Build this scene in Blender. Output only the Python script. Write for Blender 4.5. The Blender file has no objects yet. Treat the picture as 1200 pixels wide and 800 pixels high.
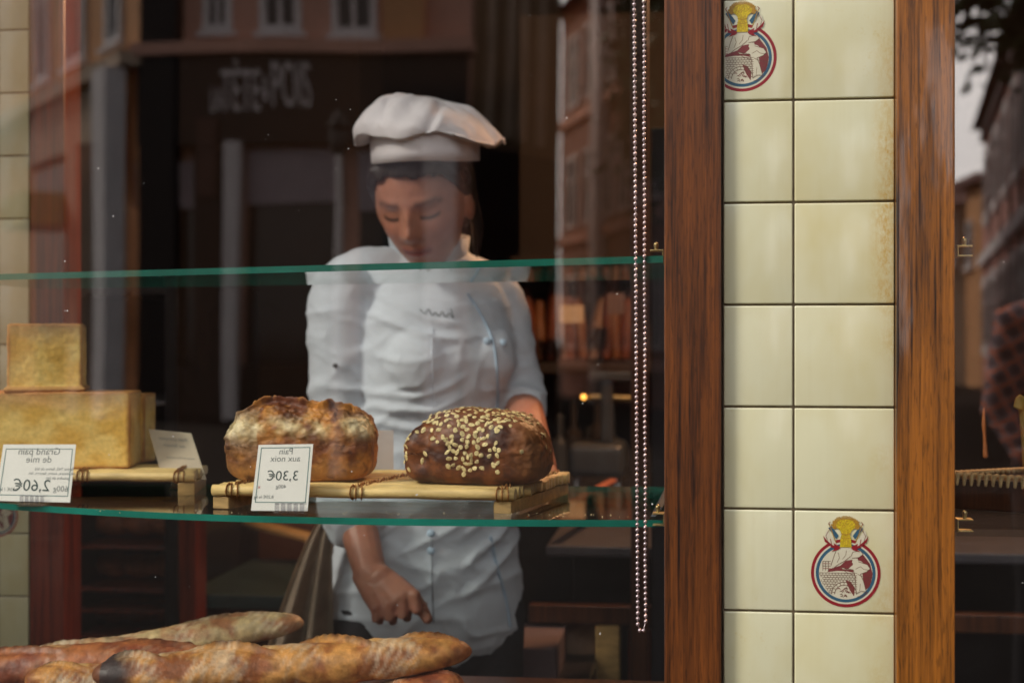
import bpy, bmesh, math, random
from mathutils import Vector, Matrix, noise as NZ
from mathutils.bvhtree import BVHTree
random.seed(7)
sc = bpy.context.scene
COL = sc.collection
TH = math.radians(7.0)
ST, CT = math.sin(TH), math.cos(TH)
CAM = Vector((0, -1.5, 1.3))

def at(px, py, y):
    """point on the plane y=const seen at photo pixel (px,py)"""
    u = (px-600)*0.0006; v = (py-400)*0.0006
    dx = -ST+u*CT; dy = CT+u*ST
    t = (y+1.5)/dy
    return Vector((dx*t, y, 1.3-v*t))
def ray(px, py):
    u = (px-600)*0.0006; v = (py-400)*0.0006
    return Vector((-ST+u*CT, CT+u*ST, -v)).normalized()
def refl(px, py, L):
    """where a thing in the street stands so that the pane mirrors it there"""
    p = at(px, py, L); return Vector((p.x, -L, p.z))

# ------------------------------------------------------------------ materials
def newmat(name):
    m = bpy.data.materials.new(name); m.use_nodes = True
    nt = m.node_tree; nt.nodes.clear()
    out = nt.nodes.new('ShaderNodeOutputMaterial')
    return m, nt, out
def N(nt, t, **kw):
    n = nt.nodes.new(t)
    for k, v in kw.items():
        if k.startswith('_'): setattr(n, k[1:], v)
        else: n.inputs[k].default_value = v
    return n
def math_(nt, op, a, b=None, clamp=False):
    n = nt.nodes.new('ShaderNodeMath'); n.operation = op; n.use_clamp = clamp
    for i, s in enumerate((a, b)):
        if s is None: continue
        if isinstance(s, (int, float)): n.inputs[i].default_value = s
        else: nt.links.new(s, n.inputs[i])
    return n.outputs[0]
def ramp(nt, fac, stops):
    r = nt.nodes.new('ShaderNodeValToRGB'); e = r.color_ramp.elements
    e[0].position, e[0].color = stops[0][0], (*stops[0][1], 1)
    e[1].position, e[1].color = stops[-1][0], (*stops[-1][1], 1)
    for p, c in stops[1:-1]:
        x = e.new(p); x.color = (*c, 1)
    nt.links.new(fac, r.inputs[0]); return r.outputs[0]
def mixc(nt, fac, a, b, mode='MIX'):
    m = nt.nodes.new('ShaderNodeMix'); m.data_type = 'RGBA'; m.blend_type = mode
    for i, s in ((0, fac), (6, a), (7, b)):
        if isinstance(s, (int, float)): m.inputs[i].default_value = s
        elif isinstance(s, tuple): m.inputs[i].default_value = (*s, 1)
        else: nt.links.new(s, m.inputs[i])
    return m.outputs[2]
def coords(nt, scale=(1, 1, 1), rot=(0, 0, 0)):
    g = nt.nodes.new('ShaderNodeNewGeometry')
    mp = N(nt, 'ShaderNodeMapping'); mp.inputs['Scale'].default_value = scale; mp.inputs['Rotation'].default_value = rot
    nt.links.new(g.outputs['Position'], mp.inputs[0]); return mp.outputs[0]
def noise_(nt, vec, scale, detail=4, rough=.55, dist=0):
    n = N(nt, 'ShaderNodeTexNoise', Scale=scale, Detail=detail, Roughness=rough, Distortion=dist)
    nt.links.new(vec, n.inputs['Vector']); return n.outputs[0]

def simple(name, col, rough=.6, var=.25, nscale=30, bump=.1, bscale=None, metal=0, coat=0, stretch=(1, 1, 1), spec=.5, sheen=0, emit=None, bdist=.002, trans=0):
    m, nt, out = newmat(name)
    b = N(nt, 'ShaderNodeBsdfPrincipled', Roughness=rough, Metallic=metal)
    b.inputs['Coat Weight'].default_value = coat; b.inputs['Coat Roughness'].default_value = .08
    b.inputs['Specular IOR Level'].default_value = spec
    b.inputs['Sheen Weight'].default_value = sheen
    if trans: b.inputs['Transmission Weight'].default_value = trans
    v = coords(nt, stretch)
    n1 = noise_(nt, v, nscale, 6)
    d = tuple(c*(1-var) for c in col); l = tuple(min(1, c*(1+var)) for c in col)
    nt.links.new(ramp(nt, n1, [(.3, d), (.7, l)]), b.inputs['Base Color'])
    if bump:
        n2 = noise_(nt, v, bscale or nscale*4, 5)
        bp = N(nt, 'ShaderNodeBump', Strength=bump, Distance=bdist); nt.links.new(n2, bp.inputs['Height'])
        nt.links.new(bp.outputs[0], b.inputs['Normal'])
        r = nt.nodes.new('ShaderNodeMapRange'); r.inputs[3].default_value = max(0, rough-.08); r.inputs[4].default_value = min(1, rough+.1)
        nt.links.new(n1, r.inputs[0]); nt.links.new(r.outputs[0], b.inputs['Roughness'])
    if emit:
        b.inputs['Emission Color'].default_value = (*emit[0], 1); b.inputs['Emission Strength'].default_value = emit[1]
    nt.links.new(b.outputs[0], out.inputs[0]); return m

def schlick(nt, f0, normal=None):
    g = nt.nodes.new('ShaderNodeNewGeometry')
    d = nt.nodes.new('ShaderNodeVectorMath'); d.operation = 'DOT_PRODUCT'
    nt.links.new(g.outputs['Incoming'], d.inputs[0]); nt.links.new(g.outputs['Normal'], d.inputs[1])
    c = math_(nt, 'ABSOLUTE', d.outputs['Value'])
    k = math_(nt, 'POWER', math_(nt, 'SUBTRACT', 1, c, True), 5)
    return math_(nt, 'ADD', f0, math_(nt, 'MULTIPLY', k, 1-f0), True)
def glassmat(name, f0=.045, tint=(.97, 1, .985), wavy=0, dust=0, gtint=(1, 1, 1)):
    m, nt, out = newmat(name)
    tr = N(nt, 'ShaderNodeBsdfTransparent'); tr.inputs[0].default_value = (*tint, 1)
    gl = N(nt, 'ShaderNodeBsdfGlossy', Roughness=0.0); gl.inputs[0].default_value = (*gtint, 1)
    if wavy:
        v = coords(nt, (3.2, 1, 2.2))
        n = noise_(nt, v, 1.0, 1, .3)
        bp = N(nt, 'ShaderNodeBump', Strength=1, Distance=wavy); nt.links.new(n, bp.inputs['Height'])
        nt.links.new(bp.outputs[0], gl.inputs['Normal'])
    mx = nt.nodes.new('ShaderNodeMixShader')
    nt.links.new(schlick(nt, f0), mx.inputs[0]); nt.links.new(tr.outputs[0], mx.inputs[1]); nt.links.new(gl.outputs[0], mx.inputs[2])
    sh = mx.outputs[0]
    if dust:
        v = coords(nt, (1, .2, 1))
        vo = N(nt, 'ShaderNodeTexVoronoi', Scale=55, Randomness=1); nt.links.new(v, vo.inputs['Vector'])
        sep = nt.nodes.new('ShaderNodeSeparateColor'); nt.links.new(vo.outputs['Color'], sep.inputs[0])
        thr = math_(nt, 'MULTIPLY', math_(nt, 'POWER', sep.outputs[0], 3), .055)
        near = math_(nt, 'LESS_THAN', vo.outputs['Distance'], thr)
        nn = noise_(nt, v, 6, 3); msk = math_(nt, 'GREATER_THAN', nn, .50)
        f = math_(nt, 'MULTIPLY', math_(nt, 'MULTIPLY', near, msk), dust)
        df = N(nt, 'ShaderNodeBsdfDiffuse'); df.inputs[0].default_value = (.75, .72, .7, 1)
        m2 = nt.nodes.new('ShaderNodeMixShader'); nt.links.new(f, m2.inputs[0]); nt.links.new(sh, m2.inputs[1]); nt.links.new(df.outputs[0], m2.inputs[2])
        sh = m2.outputs[0]
    nt.links.new(sh, out.inputs[0]); return m

def woodmat(name, dark, light, scale=1, coat=.6, scratch=0, rough=.35):
    m, nt, out = newmat(name)
    b = N(nt, 'ShaderNodeBsdfPrincipled', Roughness=rough)
    b.inputs['Coat Weight'].default_value = coat; b.inputs['Coat Roughness'].default_value = .05
    v = coords(nt, (130*scale, 130*scale, 3*scale))
    v2 = coords(nt, (420*scale, 420*scale, 12*scale))
    v3 = coords(nt, (9, 9, 2.4))
    n1 = noise_(nt, v, 1, 6, .6, .6); n2 = noise_(nt, v2, 1, 3, .6); n3 = noise_(nt, v3, 1, 4, .6)
    f = math_(nt, 'ADD', math_(nt, 'MULTIPLY', n1, .5), math_(nt, 'ADD', math_(nt, 'MULTIPLY', n2, .35), math_(nt, 'MULTIPLY', n3, .45)))
    mid = tuple((a+c)/2 for a, c in zip(dark, light))
    c = ramp(nt, f, [(.54, dark), (.64, mid), (.76, light)])
    fl = noise_(nt, coords(nt, (520, 520, 55)), 1, 2, .5)
    c = mixc(nt, ramp_f(nt, fl, .56, .68, .42), c, dark)
    if scratch:
        vs = coords(nt, (40, 40, 40), (0, math.radians(35), 0))
        mp = coords(nt, (7, 7, 160), (0, math.radians(-52), 0))
        ns = noise_(nt, mp, 1, 5, .7)
        pa = noise_(nt, v3, .9, 2)
        fs = math_(nt, 'MULTIPLY', math_(nt, 'GREATER_THAN', ns, .6), math_(nt, 'MULTIPLY', pa, scratch))
        c = mixc(nt, fs, c, tuple(min(1, x*2.2) for x in light))
    nt.links.new(c, b.inputs['Base Color'])
    bp = N(nt, 'ShaderNodeBump', Strength=.25, Distance=.0006); nt.links.new(n2, bp.inputs['Height']); nt.links.new(bp.outputs[0], b.inputs['Normal'])
    cb = N(nt, 'ShaderNodeBump', Strength=.12, Distance=.004); nt.links.new(n3, cb.inputs['Height']); nt.links.new(cb.outputs[0], b.inputs['Coat Normal'])
    nt.links.new(b.outputs[0], out.inputs[0]); return m

def colmat(name, rough=.6, fine=90, var=.35, bump=.5, bdist=.0012, coat=0, sss=0, spec=.4, fine2=None):
    """base colour from the mesh's own colour attribute, broken up with fine noise"""
    m, nt, out = newmat(name)
    b = N(nt, 'ShaderNodeBsdfPrincipled', Roughness=rough)
    b.inputs['Coat Weight'].default_value = coat; b.inputs['Coat Roughness'].default_value = .3
    b.inputs['Specular IOR Level'].default_value = spec
    if sss:
        b.inputs['Subsurface Weight'].default_value = sss; b.inputs['Subsurface Radius'].default_value = (.01, .004, .002); b.inputs['Subsurface Scale'].default_value = .6
    a = nt.nodes.new('ShaderNodeAttribute'); a.attribute_name = 'Col'
    tc = nt.nodes.new('ShaderNodeTexCoord'); v = tc.outputs['Object']
    n1 = noise_(nt, v, fine, 7, .65)
    k = ramp(nt, n1, [(.3, (1-var,)*3), (.72, (1+var,)*3)])
    k.node.color_ramp.elements[1].color = (1+var, 1+var*.95, 1+var*.85, 1)
    nt.links.new(mixc(nt, 1.0, a.outputs['Color'], k, 'MULTIPLY'), b.inputs['Base Color'])
    n2 = noise_(nt, v, fine2 or fine*2.5, 6, .6)
    bp = N(nt, 'ShaderNodeBump', Strength=bump, Distance=bdist); nt.links.new(math_(nt, 'ADD', n2, n1), bp.inputs['Height'])
    nt.links.new(bp.outputs[0], b.inputs['Normal'])
    nt.links.new(b.outputs[0], out.inputs[0]); return m

def tilemat():
    m, nt, out = newmat('glazed_tile')
    b = N(nt, 'ShaderNodeBsdfPrincipled', Roughness=.25)
    b.inputs['Coat Weight'].default_value = .9; b.inputs['Coat Roughness'].default_value = .13
    g = nt.nodes.new('ShaderNodeNewGeometry')
    base = ramp(nt, g.outputs['Random Per Island'], [(0, (.60, .565, .365)), (.5, (.56, .53, .35)), (1, (.61, .575, .385))])
    vs = coords(nt, (120, 20, 5)); n = noise_(nt, vs, 1, 5, .6)
    base = mixc(nt, math_(nt, 'MULTIPLY', ramp_f(nt, n, .52, .8), .07), base, (.30, .22, .08))
    vb = coords(nt, (7, 7, 4)); nb = noise_(nt, vb, 1, 4, .6)
    base = mixc(nt, ramp_f(nt, nb, .42, .68, .6), base, (.48, .39, .15))
    # rust-orange run down the right-hand tiles
    sep = nt.nodes.new('ShaderNodeSeparateXYZ'); nt.links.new(g.outputs['Position'], sep.inputs[0])
    nw = noise_(nt, coords(nt, (1, 1, 5)), 1, 3)
    xx = math_(nt, 'ADD', sep.outputs[0], math_(nt, 'MULTIPLY', nw, .085))
    RX = at(1031, 400, 0).x+.0425
    w = nt.nodes.new('ShaderNodeMapRange'); w.inputs[1].default_value = 0; w.inputs[2].default_value = .019; w.inputs[3].default_value = 1; w.inputs[4].default_value = 0
    nt.links.new(math_(nt, 'ABSOLUTE', math_(nt, 'SUBTRACT', xx, RX)), w.inputs[0])
    sp = noise_(nt, coords(nt, (210, 60, 110)), 1, 6, .8)
    ln = noise_(nt, coords(nt, (3, 3, 6)), 1, 3)
    f = math_(nt, 'MULTIPLY', w.outputs[0], math_(nt, 'MULTIPLY', ramp_f(nt, sp, .40, .60), ramp_f(nt, ln, .46, .58)))
    spk = noise_(nt, coords(nt, (95, 60, 80)), 1, 7, .8); pch = noise_(nt, coords(nt, (5, 5, 3.5)), 1, 3)
    base = mixc(nt, math_(nt, 'MULTIPLY', ramp_f(nt, spk, .56, .72, .75), ramp_f(nt, pch, .50, .64)), base, (.45, .30, .08))
    base = mixc(nt, math_(nt, 'MULTIPLY', f, 1.0, True), base, (.48, .30, .07))
    nt.links.new(base, b.inputs['Base Color'])
    wv = noise_(nt, coords(nt, (18, 18, 9)), 1, 2)
    bp = N(nt, 'ShaderNodeBump', Strength=.16, Distance=.004); nt.links.new(wv, bp.inputs['Height'])
    nt.links.new(bp.outputs[0], b.inputs['Coat Normal']); nt.links.new(bp.outputs[0], b.inputs['Normal'])
    nt.links.new(b.outputs[0], out.inputs[0]); return m
def ramp_f(nt, v, a, b, top=1.0):
    w = nt.nodes.new('ShaderNodeMapRange'); w.clamp = True
    w.inputs[1].default_value = a; w.inputs[2].default_value = b; w.inputs[3].default_value = 0; w.inputs[4].default_value = top
    nt.links.new(v, w.inputs[0]); return w.outputs[0]

M = {}
M['tile'] = tilemat()
M['grout'] = simple('grout', (.20, .15, .10), .9, .3, 60, .4)
M['post_dark'] = woodmat('varnished_red_brown_wood', (.007, .0022, .001), (.165, .046, .007), 1, .45)
M['post_orange'] = woodmat('varnished_orange_brown_wood', (.014, .0042, .001), (.29, .095, .010), 1.1, .5)
M['wood_in'] = woodmat('interior_wood', (.025, .008, .004), (.085, .030, .012), .8, .15)
M['wood_red'] = woodmat('interior_red_wood', (.06, .008, .004), (.22, .035, .014), .8, .5)
M['pane'] = glassmat('shop_window_glass', .088, (.99, .985, .965), wavy=.0007, dust=.8, gtint=(1, .90, .84))
M['shelfglass'] = glassmat('shelf_glass', .04, (.95, .985, .97))
M['edge'] = simple('green_glass_edge', (.003, .17, .125), .3, .3, 8, .05, coat=.15, spec=.25)
M['edge_dark'] = simple('dark_green_glass_edge', (.002, .11, .078), .3, .3, 8, .05, coat=.15, spec=.25)
M['brass'] = simple('brass', (.62, .50, .24), .3, .2, 80, .2, metal=.9)
M['bamboo'] = simple('bamboo', (.78, .57, .23), .42, .22, 8, .3, 60, stretch=(3, 12, 12), coat=.15)
M['bamboo_end'] = simple('bamboo_end', (.70, .58, .34), .7, .3, 150, .5)
M['runner'] = simple('pale_wood', (.42, .27, .10), .6, .35, 12, .3, stretch=(2, 8, 8))
M['rattan'] = simple('rattan', (.30, .13, .03), .5, .4, 120, .5)
M['bread'] = colmat('crust', .52, 70, .42, .75, .0016, coat=.12)
M['mie'] = colmat('soft_crust', .62, 170, .16, .45, .0008)
M['oatbread'] = colmat('dark_crust', .52, 60, .45, .6, .0012, coat=.05)
M['oat'] = simple('oat_flake', (.74, .58, .28), .65, .45, 400, .4, 900, bdist=.0004)
M['card'] = simple('white_card', (.78, .78, .72), .55, .03, 20, .02)
M['card_tan'] = simple('tan_card', (.50, .42, .30), .6, .06, 20, .02)
M['ink'] = simple('dark_ink', (.02, .05, .045), .6, .1, 50, 0)
M['ink_grey'] = simple('grey_ink', (.16, .18, .17), .6, .1, 50, 0)
M['ink_green'] = simple('green_ink', (.05, .16, .15), .6, .1, 50, 0)
M['ink_red'] = simple('red_ink', (.5, .05, .04), .6, .1, 50, 0)
M['plastic'] = glassmat('clear_plastic', .10, (.88, .88, .9))
M['skin'] = colmat('skin', .42, 60, .10, .15, .0006, sss=.25)
M['hair'] = simple('dark_hair', (.018, .011, .009), .4, .4, 200, .5, stretch=(1, 1, .15))
M['jacket'] = simple('white_cotton', (.66, .72, .79), .8, .05, 14, .4, 30, sheen=.2, bdist=.005)
M['hatcloth'] = simple('white_hat_cotton', (.82, .78, .81), .8, .05, 14, .35, 38, sheen=.2, bdist=.004)
M['piping'] = simple('pale_blue_piping', (.42, .55, .68), .6, .1, 40, .1)
M['dkcloth'] = simple('dark_cloth', (.03, .03, .035), .85, .3, 60, .2)
M['linen'] = simple('beige_linen', (.50, .39, .29), .9, .2, 25, .4, 700)
M['paper'] = simple('brown_paper', (.36, .24, .17), .75, .15, 15, .3)
M['mauve'] = simple('mauve_card', (.11, .075, .08), .7, .15, 15, .1)
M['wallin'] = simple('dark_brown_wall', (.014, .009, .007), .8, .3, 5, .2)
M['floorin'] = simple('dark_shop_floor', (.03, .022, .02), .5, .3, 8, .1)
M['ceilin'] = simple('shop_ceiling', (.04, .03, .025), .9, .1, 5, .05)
M['black'] = simple('black_enamel', (.008, .008, .01), .35, .3, 20, .1, coat=.2)
M['steel'] = simple('brushed_steel', (.35, .36, .38), .35, .2, 40, .2, metal=.8, stretch=(1, 1, 20))
M['greytop'] = simple('grey_counter_top', (.065, .062, .072), .4, .2, 20, .1)
M['white_enamel'] = simple('white_enamel', (.04, .046, .052), .35, .15, 20, .05)
M['bead'] = simple('chrome_bead', (.80, .68, .76), .28, .15, 100, .05, metal=.85)
M['emb_red'] = simple('emblem_red', (.23, .012, .018), .3, .1, 90, 0, coat=.5)
M['emb_maroon'] = simple('emblem_maroon', (.16, .03, .03), .3, .1, 90, 0, coat=.5)
M['emb_blue'] = simple('emblem_blue', (.03, .085, .13), .3, .1, 90, 0, coat=.5)
M['emb_white'] = simple('emblem_cream', (.52, .47, .34), .3, .05, 90, 0, coat=.5)
M['emb_yellow'] = simple('emblem_yellow', (.46, .33, .015), .3, .35, 700, 0, coat=.5)
M['emb_ochre'] = simple('emblem_ochre', (.32, .17, .02), .3, .2, 500, 0, coat=.5)
M['emb_line'] = simple('emblem_line', (.12, .05, .03), .4, .1, 90, 0, coat=.5)

# ------------------------------------------------------------------ helpers
WL = {}   # world origin of every parent (never rotated while it is being built)
def link(name, me, mats, parent=None, origin=None, smooth=True):
    o = bpy.data.objects.new(name, me)
    for m in (mats if isinstance(mats, (list, tuple)) else [mats]): me.materials.append(m)
    if smooth:
        for p in me.polygons: p.use_smooth = True
    if parent is not None: W = Vector(WL[parent.name]); o.parent = parent
    elif origin is not None: W = Vector(origin); o.location = W
    else:
        xs = [v.co for v in me.vertices]
        W = Vector(((min(v.x for v in xs)+max(v.x for v in xs))/2, (min(v.y for v in xs)+max(v.y for v in xs))/2, min(v.z for v in xs)))
        o.location = W
    me.transform(Matrix.Translation(-W))
    COL.objects.link(o); WL[o.name] = W
    return o
def build(name, bm, mats, parent=None, origin=None, smooth=False):
    me = bpy.data.meshes.new(name); bm.normal_update(); bm.to_mesh(me); bm.free()
    return link(name, me, mats, parent, origin, smooth)
def tag(o, label, cat, group=None, kind=None):
    if label: o['label'] = label
    if cat: o['category'] = cat
    if group: o['group'] = group
    if kind: o['kind'] = kind
    return o
def empty(name, loc, label, cat, group=None):
    o = bpy.data.objects.new(name, None); o.location = loc; o.empty_display_size = .1
    COL.objects.link(o); WL[o.name] = Vector(loc); return tag(o, label, cat, group)
def struct(o): o['kind'] = 'structure'; return o

def box(bm, a, b, bevel=0, mat=0, seg=2, M4=None):
    r = bmesh.ops.create_cube(bm, size=1)['verts']
    a, b = Vector(a), Vector(b)
    for v in r: v.co = Vector(((a[i]+b[i])/2+v.co[i]*abs(b[i]-a[i]) for i in range(3)))
    fs = set(f for v in r for f in v.link_faces)
    if bevel:
        es = list(set(e for v in r for e in v.link_edges))
        rb = bmesh.ops.bevel(bm, geom=es, offset=bevel, segments=seg, profile=.6, affect='EDGES')
        fs = set(rb['faces']) | set(f for f in fs if f.is_valid)
    vs = set(v for f in fs for v in f.verts)
    if M4 is not None:
        for v in vs: v.co = M4 @ v.co
    for f in fs: f.material_index = mat
    return vs
def ring_frames(pts, up):
    fr = []
    for i, p in enumerate(pts):
        t = (pts[min(i+1, len(pts)-1)]-pts[max(i-1, 0)]).normalized()
        a = up.cross(t)
        if a.length < 1e-3: a = Vector((1, 0, 0)).cross(t)
        a.normalize(); b = t.cross(a).normalized()
        fr.append((t, a, b))
    return fr
def tube(bm, pts, radii, n=12, up=Vector((0, -1, 0)), mat=0, caps=True):
    pts = [Vector(p) for p in pts]; fr = ring_frames(pts, up)
    R = [(r, r) if isinstance(r, (int, float)) else r for r in radii]
    P, Rr, F = list(pts), list(R), list(fr)
    if caps:
        pre, post = [], []
        for k in (0.0, .35, .7, .92):   # rounded ends
            s = math.sqrt(max(0, 1-(1-k)**2)); d = (1-k)
            if k == 0: s = .12
            m0 = min(R[0]); m1 = min(R[-1])
            pre.append((pts[0]-fr[0][0]*m0*d, (R[0][0]*s, R[0][1]*s), fr[0]))
            post.append((pts[-1]+fr[-1][0]*m1*d, (R[-1][0]*s, R[-1][1]*s), fr[-1]))
        P = [x[0] for x in pre]+P+[x[0] for x in reversed(post)]
        Rr = [x[1] for x in pre]+Rr+[x[1] for x in reversed(post)]
        F = [x[2] for x in pre]+F+[x[2] for x in reversed(post)]
    rings = []
    for p, r, (t, a, b) in zip(P, Rr, F):
        rings.append([bm.verts.new(p+a*r[0]*math.cos(2*math.pi*k/n)+b*r[1]*math.sin(2*math.pi*k/n)) for k in range(n)])
    for i in range(len(rings)-1):
        for k in range(n):
            f = bm.faces.new((rings[i][k], rings[i][(k+1) % n], rings[i+1][(k+1) % n], rings[i+1][k])); f.material_index = mat; f.smooth = True
    for rg, rev in ((rings[0], True), (rings[-1], False)):
        f = bm.faces.new(list(reversed(rg)) if rev else rg); f.material_index = mat
    return rings
def smooth_path(pts, k=6):
    pts = [Vector(p) for p in pts]; out = []
    for i in range(len(pts)-1):
        p0, p1, p2, p3 = pts[max(i-1, 0)], pts[i], pts[i+1], pts[min(i+2, len(pts)-1)]
        for j in range(k):
            t = j/k
            out.append(.5*((2*p1)+(p2-p0)*t+(2*p0-5*p1+4*p2-p3)*t*t+(3*p1-3*p2+p3-p0)*t**3))
    out.append(pts[-1]); return out
def lerpl(vals, k=6):
    out = []
    for i in range(len(vals)-1):
        for j in range(k):
            t = j/k; t = t*t*(3-2*t)
            a, b = vals[i], vals[i+1]
            out.append(a+(b-a)*t if isinstance(a, (int, float)) else tuple(x+(y-x)*t for x, y in zip(a, b)))
    out.append(vals[-1]); return out
def stube(bm, pts, radii, n=14, up=Vector((0, -1, 0)), k=5, mat=0):
    return tube(bm, smooth_path(pts, k), lerpl(radii, k), n, up, mat)
def ball(bm, c, r, sub=3, mat=0, rot=None):
    vs = bmesh.ops.create_icosphere(bm, subdivisions=sub, radius=1)['verts']
    r = (r, r, r) if isinstance(r, (int, float)) else r
    for v in vs:
        p = Vector((v.co.x*r[0], v.co.y*r[1], v.co.z*r[2]))
        if rot is not None: p = rot @ p
        v.co = p+Vector(c)
    for f in set(f for v in vs for f in v.link_faces): f.material_index = mat; f.smooth = True
    return vs
def remesh(bm, voxel, smooth=4, disp=None):
    me = bpy.data.meshes.new('tmp'); bm.to_mesh(me); bm.free()
    o = bpy.data.objects.new('tmp', me); COL.objects.link(o)
    md = o.modifiers.new('r', 'REMESH'); md.mode = 'VOXEL'; md.voxel_size = voxel; md.use_smooth_shade = True
    if smooth:
        s = o.modifiers.new('s', 'SMOOTH'); s.factor = .5; s.iterations = smooth
    dg = bpy.context.evaluated_depsgraph_get(); dg.update()
    r = bpy.data.meshes.new_from_object(o.evaluated_get(dg))
    bpy.data.objects.remove(o); bpy.data.meshes.remove(me)
    if disp:
        nr = [v.normal.copy() for v in r.vertices]
        for v, n in zip(r.vertices, nr): v.co = disp(v.co.copy(), n)
    for p in r.polygons: p.use_smooth = True
    return r
def fbm(p, s, o=4): return NZ.fractal(Vector(p)*s, .9, 2.1, o)   # about -1..1
def clamp(x, a=0., b=1.): return max(a, min(b, x))
def sstep(a, b, x):
    t = clamp((x-a)/(b-a)); return t*t*(3-2*t)
def mixv(a, b, t): return tuple(x+(y-x)*t for x, y in zip(a, b))
def paint(me, fn):
    """fn(co, normal) -> rgb; the crust's or skin's own colour"""
    ca = me.color_attributes.new('Col', 'FLOAT_COLOR', 'POINT')
    for i, v in enumerate(me.vertices):
        ca.data[i].color = (*[clamp(c, 0.002, .95) for c in fn(v.co, v.normal)], 1)
def cubesphere(n):
    bm = bmesh.new(); bmesh.ops.create_cube(bm, size=2)
    bmesh.ops.subdivide_edges(bm, edges=bm.edges[:], cuts=n, use_grid_fill=True)
    return bm
def text_bm(body, size):
    cu = bpy.data.curves.new('t', 'FONT'); cu.body = body; cu.size = size; cu.align_x = 'CENTER'; cu.resolution_u = 3
    o = bpy.data.objects.new('t', cu); COL.objects.link(o)
    dg = bpy.context.evaluated_depsgraph_get(); dg.update()
    me = bpy.data.meshes.new_from_object(o.evaluated_get(dg))
    bpy.data.objects.remove(o); bpy.data.curves.remove(cu)
    bm = bmesh.new(); bm.from_mesh(me); bpy.data.meshes.remove(me)
    return bm

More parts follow.
